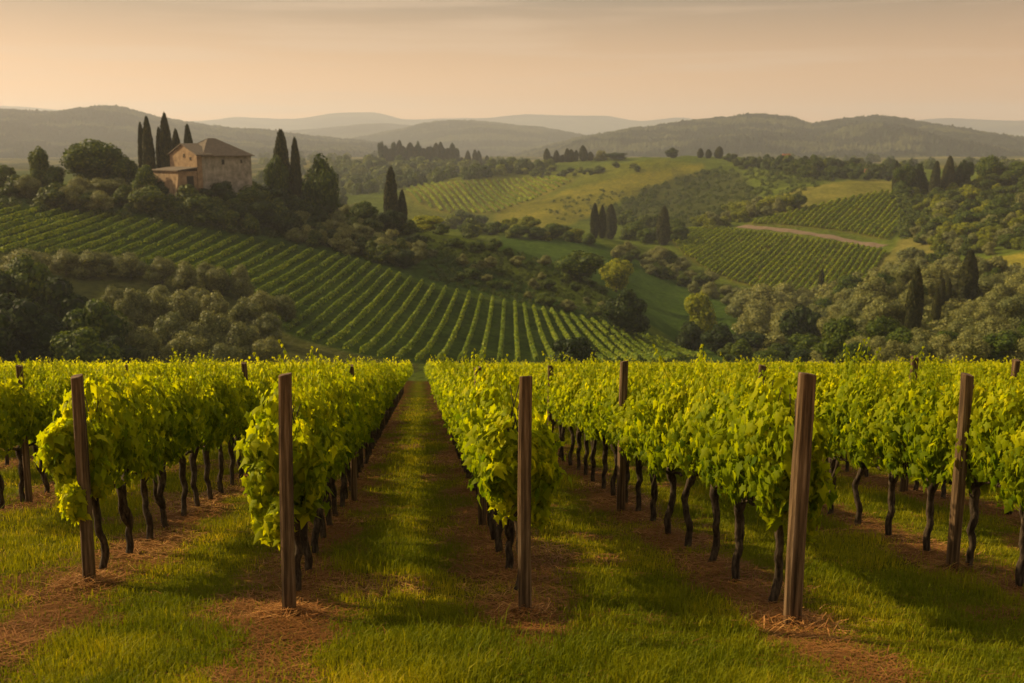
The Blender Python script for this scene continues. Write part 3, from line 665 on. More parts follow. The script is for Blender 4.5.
# second line of posts, measured
MID = [(R0 - 3, 503, 0.09, 366, 'post top at the far left edge standing above the leaves'), (R0 - 2, 477, 0.10, 363, 'thin post tip above the vines between the two left front posts'),
       (R0 - 1, 500, 0.10, 366, 'thin post in the foliage just behind the post left of the aisle'), (R0, 527, 0.10, 368, 'short post tip in the leaves left of the central front post'),
       (R0 + 1, 512, 0.115, 362, 'slim tall post in the row left of the thick leaning post'), (R0 + 1, 460, 0.13, 366, 'dark slim post at the far end of the gap right of the central post'),
       (R0 + 2, 493, 0.12, 366, 'broad post stub in leaves left of the thick leaning post'), (R0 + 3, 492, 0.12, 357, 'post tip above the leaves between the two right front posts'),
       (R0 + 4, 482, 0.12, 360, 'post tip at the extreme right edge of the vineyard')]
for i, (k, py, w, tp, lab) in enumerate(MID): add_post(k, py, w, tp, lab, 11 + i, None, (0.01 * math.sin(i), 0.012 * math.cos(3 * i)))
nfar = 0
for k in range(len(ROWX)):
    for q in range(2, 12):
        s = s_of(k, START.get(k - RI0, 600)) + 7.0 * q + (k * 1.7) % 3
        p = rowpt(k, s); px, py = proj(p + np.array([0, 0, 1.9])); d = math.hypot(p[0], p[1])
        if 0 < px < 1024 and 18 < d < 62 and (k * 7 + q * 3) % 5 < 2:
            o = obj('vineyard_post', post_mesh(0.10, 2.05 + 0.12 * math.sin(k * 3 + q * 5), k + q, k=8), None, p, rz_row); nfar += 1
            tag(o, 'thin post tip poking out of the distant vine tops', 'wooden post', 'distant post tips among the vines')

# ------------------------------------------------------------------ hillside vineyards: each row a thing
QV = np.array([(-.5, -.4, 0), (.5, -.5, .08), (.45, .5, -.05), (-.5, .42, .1)]); QF = np.array([(0, 1, 2, 3)])
def hill_row(name, P, hw, ht, per_m, sz, label, group):
    dist_near = P[0, 1] < 330
    """leafy hedge along P (n,3 on the ground)"""
    seg = np.linalg.norm(np.diff(P, axis=0), axis=1); L_ = seg.sum(); n = int(L_ * per_m)
    if n < 8: return None
    t = np.sort(rng.random(n)) * L_; cum = np.concatenate([[0], np.cumsum(seg)])
    c = np.stack([np.interp(t, cum, P[:, j]) for j in range(3)], 1)
    wv = 0.8 + 0.4 * fbm(t / 1.1, t * 0 + P[0, 0], 2, 4)
    keep = fbm(t / 2.2, t * 0 + P[0, 1], 2, 6) > 0.20
    dirn = P[-1] - P[0]; dirn = dirn / np.linalg.norm(dirn); side = np.cross(dirn, (0, 0, 1))
    a = rng.uniform(0, np.pi, n); off = np.cos(a) * hw * wv; up = ht * (0.25 + 0.75 * np.sin(a) * wv)
    pos_ = c + side * off[:, None] + np.array([0, 0, 1]) * up[:, None]
    nr = side * np.cos(a)[:, None] + np.array([0, 0, 1]) * np.sin(a)[:, None] + rng.normal(0, 0.35, (n, 3))
    V, F1 = scatter(QV, QF, pos_[keep], nr[keep], rng.normal(0, 1, (keep.sum(), 3)), sz * (0.7 + 0.6 * rng.random(keep.sum())))
    b = P[0].copy(); o = obj(name, mesh_arr(name, V - b, F1, [M['rowleaf' if dist_near else 'farrow']], {'tint': rng.random(keep.sum()).repeat(4)}), None, b)
    return tag(o, label, 'vine row', group)
def field(poly, x0s, yref, azf, y0, y1, step, dmin, dmax, hw, ht, per_m, sz, label, group):
    n = 0
    for x0 in x0s:
        a = azf(x0); ys = np.arange(y0, y1, step); xs = x0 + (ys - yref) * math.tan(a); zs = terr_z(xs, ys)
        px, py = proj(np.stack([xs, ys, zs], 1)); d = np.hypot(xs, ys)
        ok = inpoly(px, py, poly) & (d > dmin) & (d < dmax)
        idx = np.nonzero(ok)[0]
        if len(idx) < 3: continue
        for run in np.split(idx, np.nonzero(np.diff(idx) > 1)[0] + 1):
            if len(run) > 2:
                P = np.stack([xs[run], ys[run], zs[run]], 1)
                if hill_row('vine_row', P, hw, ht, per_m, sz, label, group): n += 1
    return n
nA = field(POLY_A, np.arange(-175, 72, 3.75), 200, lambda x: math.radians(float(np.interp(x, [-150, -60, 0, 30, 70], [7, 9, 0, -9, -15]))), 120, 340, 1.2, 165, 330, 0.38, 1.35, 24, 0.44,
      'hedge-like vine row in the sunlit vineyard sweeping down below the stone farmhouse', 'vine rows below the farmhouse')
nC1 = field(POLY_C1, np.arange(-60, 260, 3.3), 450, lambda x: math.radians(27), 330, 680, 2.0, 380, 700, 0.62, 1.6, 14, 0.7,
      'vine row in the far right field below the dirt track', 'vine rows below the dirt track')
nC2 = field(POLY_C2, np.arange(-60, 260, 3.4), 450, lambda x: math.radians(29), 330, 760, 2.0, 380, 760, 0.64, 1.6, 12, 0.75,
      'vine row in the far right field above the dirt track', 'vine rows above the dirt track')
nD = field(POLY_D1, np.arange(-150, 120, 6.5), 800, lambda x: math.radians(-13), 600, 1080, 3.5, 640, 1080, 1.0, 1.6, 6, 1.3,
      'faint vine row on the far field left of the cypress clump', 'vine rows on the far middle field')

# ------------------------------------------------------------------ trees and bushes
_ico = None
def ico():
    global _ico
    if _ico is None:
        import bmesh
        b = bmesh.new(); bmesh.ops.create_icosphere(b, subdivisions=2, radius=1); _ico = (np.array([v.co[:] for v in b.verts]), np.array([[v.index for v in f.verts] for f in b.faces])); b.free()
    return _ico
def crown_mesh(name, lobes, n, size, m, seed, core=0.78, pull=0.10, gap=0.0):
    """unit-height crown: leaf clumps through the outer volume of several lobes, over a dark irregular inside"""
    r = np.random.default_rng(seed); lobes = np.array(lobes, float)        # cx cy cz rx ry rz
    w = (lobes[:, 3] * lobes[:, 5]) ; w /= w.sum(); k = r.choice(len(lobes), n, p=w); q = lobes[k]
    d = r.normal(0, 1, (n, 3)); d /= np.linalg.norm(d, axis=1, keepdims=True)
    bumpy = 0.86 + 0.30 * fbm(d[:, 0] * 2.5 + k * 3.1 + 9, d[:, 2] * 2.5 + d[:, 1] * 2 + seed, 3, seed % 50)
    rad = bumpy * (1 - np.abs(r.normal(0, pull, n)))
    P = q[:, :3] + d * q[:, 3:] * rad[:, None]
    keep = P[:, 2] > 0.0
    if gap: keep &= fbm(P[:, 0] * 9 + 5, P[:, 2] * 9 + P[:, 1] * 5, 2, seed % 40) > gap
    P, d = P[keep], d[keep]; nr = d + r.normal(0, 0.33, d.shape); tip = r.normal(0, 1, d.shape)
    V, F1 = scatter(QV, QF, P, nr, tip, size * (0.6 + 0.8 * r.random(len(P)))); T = np.clip(0.5 + r.normal(0, 0.28, len(P)), 0, 1).repeat(4)
    F1 = np.concatenate([F1[:, :3], F1[:, [0, 2, 3]]])
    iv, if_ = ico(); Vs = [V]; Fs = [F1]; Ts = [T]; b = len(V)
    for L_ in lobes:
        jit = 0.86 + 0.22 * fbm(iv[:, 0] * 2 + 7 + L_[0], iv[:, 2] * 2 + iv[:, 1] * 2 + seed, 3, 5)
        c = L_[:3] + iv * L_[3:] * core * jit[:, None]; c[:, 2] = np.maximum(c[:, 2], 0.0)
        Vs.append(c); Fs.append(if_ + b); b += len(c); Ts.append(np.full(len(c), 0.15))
    return mesh_arr(name, np.concatenate(Vs), np.concatenate(Fs), [M[m]], {'tint': np.concatenate(Ts)})
def lobes_round(r, n, base=0.12, spread=0.24, rr=(0.20, 0.30)):
    out = [(0, 0, 0.50, 0.30, 0.30, 0.40)]
    for i in range(n):
        a = 6.283 * i / n + r.uniform(-.4, .4); q = spread * r.uniform(0.6, 1.1); s = r.uniform(*rr)
        out.append((q * math.cos(a), q * math.sin(a), r.uniform(base + s * 0.8, 0.98 - s), s, s, s * r.uniform(0.8, 1.0)))
    out.append((r.uniform(-.06, .06), 0, 0.80, 0.2, 0.2, 0.2)); return out
KIND = {}
for kind, m, lob, n, size, gap in [('tree', 'broad', 9, 4200, 0.038, 0.2), ('darktree', 'dark_broad', 9, 4200, 0.038, 0.2), ('goldtree', 'bright', 9, 4200, 0.038, 0.2), ('oak', 'broad', 12, 5000, 0.034, 0.25),
                              ('olive', 'olive', 8, 5000, 0.032, 0.12), ('scrub', 'scrub', 6, 2000, 0.052, 0.12), ('oliveS', 'olive', 6, 2000, 0.052, 0.12), ('goldS', 'gold', 6, 2000, 0.052, 0.12)]:
    KIND[kind] = []
    for v in range(5):
        r = random.Random(hash(kind) % 1 + v * 7 + lob + len(kind)); S = kind in ('scrub', 'oliveS', 'goldS')
        lb = lobes_round(r, lob, 0.0 if S else 0.05, 0.26 if not S else 0.30, (0.17, 0.27))
        KIND[kind].append(crown_mesh(kind + '_crown', lb, int(n * (1.5 if m == 'olive' else 1)), size * (0.8 if m == 'olive' else 1), m, 400 + v + lob * 10, gap=gap, core=0.66 if m == 'olive' else 0.76, pull=0.20 if m == 'olive' else 0.12))
def cyp_mesh(seed, fork=0):
    r = np.random.default_rng(seed); n = 3000; t = r.random(n) ** 0.85; a = r.uniform(0, 6.28, n)
    prof = lambda t: np.sin(np.clip(t * 1.0, 0, 1) ** 0.80 * np.pi) ** 0.55 * 0.58 * (1 - 0.12 * t) + 0.02
    rad = prof(t) * (0.82 + 0.3 * fbm(a * 1.6 + seed, t * 9, 3, seed % 30)); rad *= 1 - np.abs(r.normal(0, .08, n))
    P = np.stack([rad * np.cos(a), rad * np.sin(a), 0.03 + 0.97 * t], 1); lean = 0.06 * np.sin(3 * t + seed); P[:, 0] += lean
    nr = np.stack([np.cos(a), np.sin(a), 0.25 + 0 * a], 1) + r.normal(0, .35, (n, 3)); tip = np.stack([0 * a, 0 * a, 1 + 0 * a], 1) + r.normal(0, .25, (n, 3))
    # width is stretched at placement, so the clumps are taller than wide in unit space
    V, F1 = scatter(QV * np.array([2.2, 0.55, 0.5]), QF, P, nr, tip, 0.055 * (0.6 + 0.8 * r.random(n)))
    F1 = np.concatenate([F1[:, :3], F1[:, [0, 2, 3]]]); T = np.clip(0.45 + r.normal(0, 0.3, n), 0, 1).repeat(4)
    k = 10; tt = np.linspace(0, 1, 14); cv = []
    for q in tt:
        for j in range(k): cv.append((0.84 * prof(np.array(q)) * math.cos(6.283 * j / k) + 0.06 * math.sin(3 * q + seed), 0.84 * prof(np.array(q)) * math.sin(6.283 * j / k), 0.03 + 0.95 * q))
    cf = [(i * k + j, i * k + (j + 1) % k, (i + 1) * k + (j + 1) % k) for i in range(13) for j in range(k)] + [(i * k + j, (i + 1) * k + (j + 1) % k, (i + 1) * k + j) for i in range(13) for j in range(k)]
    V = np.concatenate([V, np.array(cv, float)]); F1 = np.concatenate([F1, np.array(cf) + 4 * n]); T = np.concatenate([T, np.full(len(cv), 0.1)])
    return mesh_arr('cypress_crown', V, F1, [M['cypress']], {'tint': T})
KIND['cypress'] = [cyp_mesh(500 + v) for v in range(5)]
m = MB(); m.tube([(0, 0, -0.3), (0.01, 0, 0.0), (0.015, 0.01, 0.2), (0, 0, 0.5)], [0.045, 0.035, 0.028, 0.015], 8)
for a in range(4): m.tube([(0, 0, 0.22 + 0.03 * a), (0.10 * math.cos(a * 1.7), 0.10 * math.sin(a * 1.7), 0.40), (0.2 * math.cos(a * 1.7), 0.2 * math.sin(a * 1.7), 0.55)], [0.018, 0.012, 0.006], 5)
TRK = m.mesh('tree_trunk', [M['trunk']], True)
NAME = {'tree': ('broadleaf_tree', 'tree'), 'darktree': ('broadleaf_tree', 'tree'), 'goldtree': ('broadleaf_tree', 'tree'), 'oak': ('oak_tree', 'tree'), 'olive': ('olive_tree', 'olive tree'),
        'scrub': ('bush', 'bush'), 'oliveS': ('olive_bush', 'olive bush'), 'goldS': ('bush', 'bush'), 'cypress': ('cypress_tree', 'cypress')}
tcount = 0; PROTECT = []
def tree(kind, px, base, hp, wp, label, group=None, d=None, sink=0.06):
    """a tree whose foot stands on the hill seen at (px, base), hp tall and wp wide on the photo's scale"""
    global tcount
    p = at(px, d, base) if d else hit(px, base)
    if p is None: return None
    if d:                                                        # the crown top keeps its place, the foot goes down to the ground
        nb = float(proj(p)[1]); hp = max(nb - (base - hp), hp * 0.6)
    if group is None: PROTECT.append((px, base - hp, base, wp, 0.5 if kind == 'cypress' else 0.22, 0.2 if kind == 'cypress' else 0.5))
    dist = p[1] * ct - p[2] * st; h = hp * dist / F; w = wp * dist / F; v = tcount % 5; tcount += 1
    p = p - np.array([0, 0, h * sink])
    nm, cat = NAME[kind]; big = hp >= 20 and kind not in ('scrub', 'oliveS', 'goldS')
    wide = w if kind == 'cypress' else w / 0.92
    if big:
        o = thing(nm, label, cat, p, random.uniform(0, 6.28), group); c = obj('crown', KIND[kind][v], o); c.scale = (wide, wide, h)
        obj('trunk', TRK, o).scale = (max(h * 0.9, 1) * (0.3 if kind == 'cypress' else 0.9),) * 2 + (h * (0.5 if kind == 'cypress' else 0.9),)
    else:
        o = tag(obj(nm, KIND[kind][v], None, p, random.uniform(0, 6.28)), label, cat, group); o.scale = (wide, wide, h)
    return o
def scatter_trees(n, poly, kinds, hr, asp, label, group, spacing=0.5, dmin=0, dmax=9999):
    """bushes spread over a patch of hillside; sizes in photo pixels so the patch fills like the photograph"""
    xs = [p[0] for p in poly]; ys = [p[1] for p in poly]; got = []; tries = 0
    while len(got) < n and tries < n * 14:
        tries += 1; px = random.uniform(min(xs), max(xs)); py = random.uniform(min(ys), max(ys))
        if not inpoly(np.array([px]), np.array([py]), poly)[0]: continue
        h = random.uniform(*hr); 
        if any(abs(px - a) < h * spacing and abs(py - b) < h * spacing * 0.6 for a, b in got): continue
        if any(abs(px - c) < w_ * 0.5 + h * e_ and py > b_ - 4 and py - h < b_ - g_ * (b_ - t_) for c, t_, b_, w_, e_, g_ in PROTECT): continue
        p = hit(px, py)
        if p is None or not dmin < math.hypot(p[0], p[1]) < dmax: continue
        got.append((px, py)); tree(random.choice(kinds), px, py, h, h * random.uniform(*asp), label, group)
    return len(got)

# cypresses, one by one
for px, base, hp, wp, d, lab in [
    (149.5, 168, 53, 11, 318, 'tallest left cypress left of the farmhouse, broad one of the joined pair'), (143.5, 168, 47, 8, 322, 'slimmer cypress at the left of the joined pair left of the farmhouse'),
    (168, 168, 56, 12, 318, 'tall central cypress in the trio just left of the farmhouse gable'), (161, 168, 42, 8, 322, 'small cypress leaning on the left of the trio by the farmhouse'),
    (177.5, 168, 40, 10, 324, 'short cypress at the right of the trio touching the farmhouse'), (189.5, 165, 42, 10, 345, 'lone cypress tip rising behind the farmhouse roof'),
    (282, 184, 56, 16, 325, 'broad dark cypress right of the farmhouse, taller of two'), (297, 188, 52, 10.5, 322, 'narrow dark cypress right of the farmhouse, beside a broader one'),
    (392, 226, 61, 13, 330, 'solitary pointed cypress at the end of the farmhouse ridge'), (402.5, 226, 37, 9, 332, 'short blunt cypress leaning on the solitary pointed one'),
    (594.5, 238, 36, 8.5, None, 'leftmost cypress of the three standing together mid valley'), (602, 238, 34, 7.5, None, 'thin middle cypress of the three standing together mid valley'),
    (610, 239, 36, 11.5, None, 'widest cypress, right one of the three standing together mid valley'), (663.5, 245, 40, 12, None, 'single blunt cypress left of the far vineyard field'),
    (912, 338, 74, 15, None, 'largest cypress on the right slope, with a narrow split tip'), (935, 323, 36, 8, None, 'leaning thin cypress between the two largest on the right slope'),
    (940, 312, 36, 7, None, 'thin upright cypress next to the leaning one on the right slope'), (947.5, 307, 30, 6, None, 'smallest needle-thin cypress between the two largest on the right slope'), (966, 306, 58, 17, None, 'fat leaning cypress high on the right slope'),
    (820.5, 293, 25, 5.5, None, 'lone needle cypress at the foot of the far vineyard field'),
    (935, 190, 30, 9, 640, 'left cypress of the skyline group above the far vineyard, right'), (947, 190, 35, 11, 645, 'pointed cypress in the middle of the right skyline group'),
    (700, 163, 15, 6, 1000, 'left small cypress on the far central ridge'), (708, 163, 14, 6, 1000, 'middle small cypress on the far central ridge'), (718.5, 165, 19, 8, 1000, 'largest small cypress on the far central ridge'),
    (895, 188, 28, 6, 650, 'thin cypress beside the round trees at the far field corner')]:
    tree('cypress', px, base, hp, wp, lab, None, d)
for i, (px, top, wp) in enumerate([(547, 148, 7), (556, 150, 6), (567, 148, 6), (571, 149, 7), (576, 150, 5), (583, 145, 8), (590, 154, 6), (551, 156, 6), (562, 156, 6)]):
    tree('cypress', px, 169, 169 - top, wp, 'hazy cypress in the skyline clump above the yellow field', 'hazy cypress clump above the yellow field', 1050)
for i in range(19):
    px = 382 + i * 4.15 + random.uniform(-1.2, 1.2); tree('cypress' if i % 3 else 'darktree', px, 166, random.uniform(17, 27), random.uniform(7, 10), 'hazy dark conifer in the long skyline clump left of centre', 'hazy conifers in the left skyline clump', 1380)
for px, hp in [(468, 17), (475, 18), (479, 17), (462, 10), (487, 12)]:
    tree('cypress', px, 167, hp, 6, 'small hazy cypress right of the long conifer clump', 'small hazy cypresses right of the conifer clump', 1380)
# single trees
for kind, px, base, hp, wp, d, lab in [
    ('tree', 42, 188, 44, 22, 325, 'upright conical tree at the left end of the farmhouse hill'), ('tree', 54, 190, 26, 22, 322, 'low rounded tree right against the conical tree on the left hill'),
    ('oak', 97, 192, 56, 62, 325, 'great spreading oak on the crest left of the farmhouse'), ('tree', 124, 190, 38, 34, 322, 'rounded tree filling the gap between oak and cypresses'),
    ('tree', 148, 196, 34, 26, 305, 'rounded shrubby tree at the left foot of the farmhouse'), ('oak', 322, 206, 56, 38, 318, 'dense rounded oak right of the farmhouse cypresses'),
    ('tree', 277, 192, 40, 24, 318, 'green tree clasping the broad cypress right of the farmhouse'), ('darktree', 392, 240, 32, 30, 316, 'dark bush at the foot of the solitary pointed cypress'),
    ('tree', 366, 225, 26, 30, 325, 'low dark tree left of the solitary pointed cypress'), ('goldtree', 424, 240, 26, 44, 345, 'yellow-lit bushy tree right of the solitary pointed cypress'),
    ('darktree', 626, 336, 50, 46, None, 'large dark round tree below the green slope, mid valley'), ('tree', 580, 282, 34, 52, None, 'broad green dome-shaped tree on the green slope'),
    ('goldtree', 616, 292, 36, 36, None, 'light green round tree beside the dome-shaped one'), ('goldtree', 701, 340, 52, 38, None, 'bright yellow-green tree at the valley bottom right of centre'),
    ('darktree', 688, 352, 34, 34, None, 'dark tree in front of the bright yellow-green one, left'), ('darktree', 720, 356, 36, 40, None, 'dark tree in front of the bright yellow-green one, right'),
    ('darktree', 574, 374, 40, 52, 178, 'dark rounded tree poking above the near vines at the centre'), ('darktree', 800, 352, 50, 42, None, 'dark green round tree left of the right slope scrub'),
    ('tree', 742, 368, 32, 28, None, 'olive-green round tree above the near vines right of centre'), ('tree', 843, 366, 54, 44, None, 'tall dull green tree above the near vines, right'),
    ('tree', 905, 196, 34, 24, 645, 'round tree at the upper right corner of the far vineyard'), ('darktree', 917, 194, 33, 25, 650, 'dark round tree beside the one at the far vineyard corner'),
    ('darktree', 962, 188, 30, 22, 650, 'broad dark tree right of the skyline cypresses'), ('tree', 990, 186, 33, 30, 665, 'high round tree on the skyline at the right'),
    ('tree', 1015, 190, 30, 34, 665, 'round tree on the skyline at the right edge'), ('darktree', 672, 164, 17, 14, 1010, 'left dark bush-like tree on the far central ridge'),
    ('oliveS', 600, 170, 18, 14, 1050, 'pale rounded tree ending the hazy cypress clump'), ('darktree', 615, 172, 12, 26, 1040, 'dark low thicket just right of the hazy cypress clump')]:
    tree(kind, px, base, hp, wp, lab, None, d)
# the dark wood at the left edge
for i, (px, base, hp, wp) in enumerate([(30, 345, 98, 66), (-12, 352, 90, 70), (64, 355, 84, 64), (98, 368, 74, 58), (12, 372, 84, 74), (52, 376, 70, 62), (88, 384, 62, 64), (118, 378, 46, 44), (-20, 380, 80, 70), (24, 320, 60, 46)]):
    lab = ['tallest dark tree at the left edge, its crown rising into the olive row', 'dark tree cut by the left edge of the picture, behind', 'dark tree right of the tallest one in the left wood',
           'rounded dark tree at the right side of the left wood', 'low front tree of the left wood, nearest the edge', 'low front tree in the middle of the left wood', 'low front tree at the right of the left wood',
           'smallest dark tree closing the left wood beside the olives', 'low dark tree cut by the left edge, in front', 'dark treetop at the back of the left wood'][i]
    tree('darktree' if i % 3 else 'tree', px, base, hp, wp, lab, 'dark wood at the left edge')
# olives
for i, (px, base, hp, wp) in enumerate([(28, 276, 30, 52), (66, 275, 28, 34), (90, 278, 30, 40), (108, 276, 26, 30), (132, 280, 30, 36), (163, 285, 31, 30), (186, 292, 34, 30), (207, 290, 30, 24), (222, 296, 32, 28), (243, 300, 38, 27)]):
    tree('olive', px, base, hp, wp, 'rounded grey-brown olive in the row along the lower edge of the farmhouse vineyard', 'olive row below the farmhouse vineyard')
for i, (px, base, hp, wp) in enumerate([(116, 322, 40, 30), (134, 330, 46, 32), (158, 332, 44, 32), (184, 336, 50, 38), (176, 352, 44, 40), (217, 330, 42, 32), (212, 356, 50, 44), (246, 338, 44, 34), (262, 322, 34, 30), (240, 362, 44, 40), (268, 345, 36, 34), (146, 366, 44, 42), (186, 372, 44, 44), (272, 368, 34, 34), (222, 376, 36, 40), (120, 350, 40, 36), (162, 316, 34, 34), (196, 318, 34, 30), (286, 322, 30, 28)]):
    tree('olive', px, base, hp, wp, 'bushy grey-tan olive in the grove between the left wood and the vine rows', 'olive grove at lower left')
G1 = 'bushes on the farmhouse hill'
scatter_trees(16, [(15,192),(150,194),(150,214),(90,214),(15,205)], ['olive', 'olive', 'scrub'], (22, 32), (1.0, 1.5), 'rounded olive-green bush on the crest above the upper vine rows, left', 'bushes along the crest at left')
scatter_trees(34, [(145,196),(200,200),(270,196),(300,204),(300,238),(240,234),(190,224),(150,216)], ['scrub', 'darktree'], (20, 32), (0.9, 1.4), 'dark bush on the bank in front of the farmhouse', 'dark bushes in front of the farmhouse')
scatter_trees(72, [(255,210),(345,210),(400,230),(420,240),(425,262),(410,272),(350,256),(290,242)], ['scrub', 'scrub', 'darktree', 'oliveS', 'olive'], (14, 23), (0.9, 1.4), 'dark rounded bush in the thicket between the vine rows and the ridge', 'thicket above the vine rows', 0.4)
scatter_trees(34, [(430,240),(500,250),(560,266),(610,292),(650,336),(600,320),(520,300),(430,275)], ['scrub', 'oliveS', 'tree'], (7, 15), (1.1, 1.6), 'rounded bush dotted on the planted slope below the middle ridge', 'bushes on the planted slope', 0.9)
scatter_trees(12, [(715,352),(740,352),(760,356),(850,352),(850,374),(715,374)], ['darktree', 'scrub', 'tree'], (16, 30), (1.0, 1.5), 'dark bush at the valley bottom just above the near vines', 'valley bottom bushes', 0.5)
scatter_trees(26, [(432,222),(500,228),(560,236),(600,240),(590,246),(500,238),(440,240)], ['goldS', 'scrub', 'tree'], (10, 18), (1.1, 1.7), 'sunlit yellow-green bush along the ridge right of the solitary cypress', 'sunlit bushes along the middle ridge', 0.5)
scatter_trees(42, [(600,243),(640,248),(680,268),(720,290),(780,309),(840,314),(830,332),(780,325),(720,306),(660,280),(610,257)], ['oliveS', 'olive', 'scrub'], (11, 19), (1.0, 1.5), 'tawny bush in the diagonal scrub belt below the far vineyard', 'scrub belt below the far vineyard', 0.5)
scatter_trees(14, [(620,230),(660,226),(690,240),(670,248),(625,240)], ['scrub', 'tree'], (14, 24), (1.0, 1.4), 'dull green bush round the single blunt cypress', 'bushes by the single blunt cypress', 0.5)
scatter_trees(26, [(695,226),(730,212),(790,206),(800,210),(745,222),(705,232)], ['goldS', 'oliveS', 'scrub'], (11, 18), (1.0, 1.4), 'hazy golden bush above the left corner of the far vineyard', 'golden bushes above the far vineyard', 0.45)
scatter_trees(62, [(740,318),(830,305),(900,296),(960,300),(1040,300),(1040,372),(830,372),(760,352)], ['olive', 'olive', 'olive', 'tree'], (28, 44), (0.85, 1.25), 'large tawny-green bush on the lower right slope above the near vines', 'big bushes on the lower right slope', 0.42)
scatter_trees(64, [(820,302),(870,290),(900,272),(935,262),(1040,285),(1040,305),(900,300),(830,312)], ['oliveS', 'olive', 'oliveS', 'scrub'], (15, 25), (0.9, 1.4), 'tawny bush in the scrub behind the large right cypresses', 'scrub behind the right cypresses', 0.45)
scatter_trees(70, [(905,236),(925,222),(960,215),(1040,205),(1040,250),(985,256),(950,258),(930,250)], ['scrub', 'goldS', 'oliveS', 'tree'], (13, 22), (1.0, 1.5), 'rounded bush on the upper right hillside below the skyline', 'bushes on the upper right hillside', 0.45)
scatter_trees(60, [(895,196),(930,188),(1040,184),(1040,208),(960,218),(915,228)], ['scrub', 'goldS', 'scrub'], (11, 18), (1.0, 1.5), 'hazy rounded bush just below the right skyline trees', 'bushes below the right skyline trees', 0.45)
scatter_trees(44, [(785,168),(900,172),(900,182),(790,178)], ['scrub', 'tree', 'darktree'], (8, 15), (0.8, 1.3), 'hazy tree in the line behind the far vineyard crest', 'hazy tree line behind the far vineyard', 0.35)
scatter_trees(20, [(720,160),(790,164),(790,172),(720,168)], ['scrub', 'darktree'], (6, 11), (0.9, 1.4), 'small hazy tree on the crest left of the red-roofed house', 'hazy trees left of the red-roofed house', 0.4)
scatter_trees(22, [(500,172),(560,170),(640,166),(640,172),(540,178)], ['scrub', 'goldS'], (4, 8), (1.2, 2.0), 'tiny bush on the crest of the yellow field', 'bushes on the crest of the yellow field', 0.6)
# scrub too small and dense to count, planted over two slopes
def scrub_mass(name, items, label, cat, m):
    V_ = []; F_ = []; T_ = []; b = 0
    for poly, n, hr, nv in items:
        xs = [p[0] for p in poly]; ys = [p[1] for p in poly]
        for _ in range(n):
            px = random.uniform(min(xs), max(xs)); py = random.uniform(min(ys), max(ys))
            if not inpoly(np.array([px]), np.array([py]), poly)[0]: continue
            p = hit(px, py)
            if p is None: continue
            h = random.uniform(*hr) * p[1] / F; d3 = rng.normal(0, 1, (nv, 3)); d3 /= np.linalg.norm(d3, axis=1, keepdims=True); d3[:, 2] = np.abs(d3[:, 2])
            P = p + d3 * h * np.array([0.75, 0.75, 1.0]) * (0.75 + 0.3 * rng.random(nv))[:, None]
            V, F1 = scatter(QV, QF, P, d3 + rng.normal(0, .4, d3.shape), rng.normal(0, 1, d3.shape), h * 0.22 * (0.7 + 0.6 * rng.random(nv)))
            V_.append(V); F_.append(F1 + b); b += len(V); T_.append(np.clip(random.random() * 0.5 + 0.5 * rng.random(nv), 0, 1).repeat(4))
    tag(obj(name, mesh_arr(name, np.concatenate(V_), np.concatenate(F_), [M[m]], {'tint': np.concatenate(T_)})), label, cat, kind='stuff')
scrub_mass('low_scrub', [([(420,238),(500,248),(560,264),(600,286),(640,335),(600,322),(520,303),(430,280)], 2600, (1.8, 3.2), 60), ([(600,214),(650,185),(720,168),(850,174),(790,200),(700,224),(650,226)], 1300, (1.6, 4.0), 60),
    ([(540,205),(600,190),(640,195),(600,214),(560,222)], 160, (1.5, 3), 50),
    ([(-20,190),(150,190),(300,198),(440,232),(300,242),(190,226),(-20,206)], 800, (4, 9), 70),
    ([(900,200),(1040,190),(1040,252),(900,238)], 1100, (4, 8), 60)], 'low dark scrub covering the slopes', 'scrub', 'scrub')
scrub_mass('tawny_scrub', [([(820,292),(900,268),(960,262),(1040,276),(1040,372),(730,372),(740,320)], 2200, (5, 10), 70)], 'low tawny scrub between the big bushes on the lower right slope', 'scrub', 'olive')
# distant woods that nobody could count
V_ = []; F_ = []; T_ = []; b = 0
polys = [([(330,172),(400,168),(470,166),(540,168),(500,176),(430,184),(350,196),(320,200)], 520, (6, 12)), ([(480,164),(560,166),(540,170),(480,170)], 40, (5, 9)),
         ([(-40,186),(20,182),(20,188),(-40,190)], 10, (12, 22)), ([(760,160),(1024,164),(1024,170),(760,168)], 160, (4, 8)), ([(260,150),(420,150),(470,160),(260,182)], 220, (5, 8))]
iv, if_ = ico()
for poly, n, hr in polys:
    xs = [p[0] for p in poly]; ys = [p[1] for p in poly]
    for _ in range(n):
        px = random.uniform(min(xs), max(xs)); py = random.uniform(min(ys), max(ys))
        if not inpoly(np.array([px]), np.array([py]), poly)[0]: continue
        p = hit(px, py)
        if p is None or math.hypot(p[0], p[1]) < 300: continue
        h = random.uniform(*hr) * p[1] / F; me = random.choice(KIND['scrub']); nv = 260
        d3 = rng.normal(0, 1, (nv, 3)); d3 /= np.linalg.norm(d3, axis=1, keepdims=True); d3[:, 2] = np.abs(d3[:, 2])
        P = p + d3 * h * np.array([0.62, 0.62, 1.0]) * (0.8 + 0.25 * rng.random(nv))[:, None]
        V, F1 = scatter(QV, QF, P, d3 + rng.normal(0, .4, d3.shape), rng.normal(0, 1, d3.shape), h * 0.17 * (0.7 + 0.6 * rng.random(nv)))
        V_.append(V); F_.append(F1 + b); b += len(V); T_.append(np.full(len(V), random.random()))
tag(obj('distant_woodland', mesh_arr('woods', np.concatenate(V_), np.concatenate(F_), [M['scrub']], {'tint': np.concatenate(T_)})), 'hazy far-off woods in the valley before the mountains', 'woodland', kind='stuff')

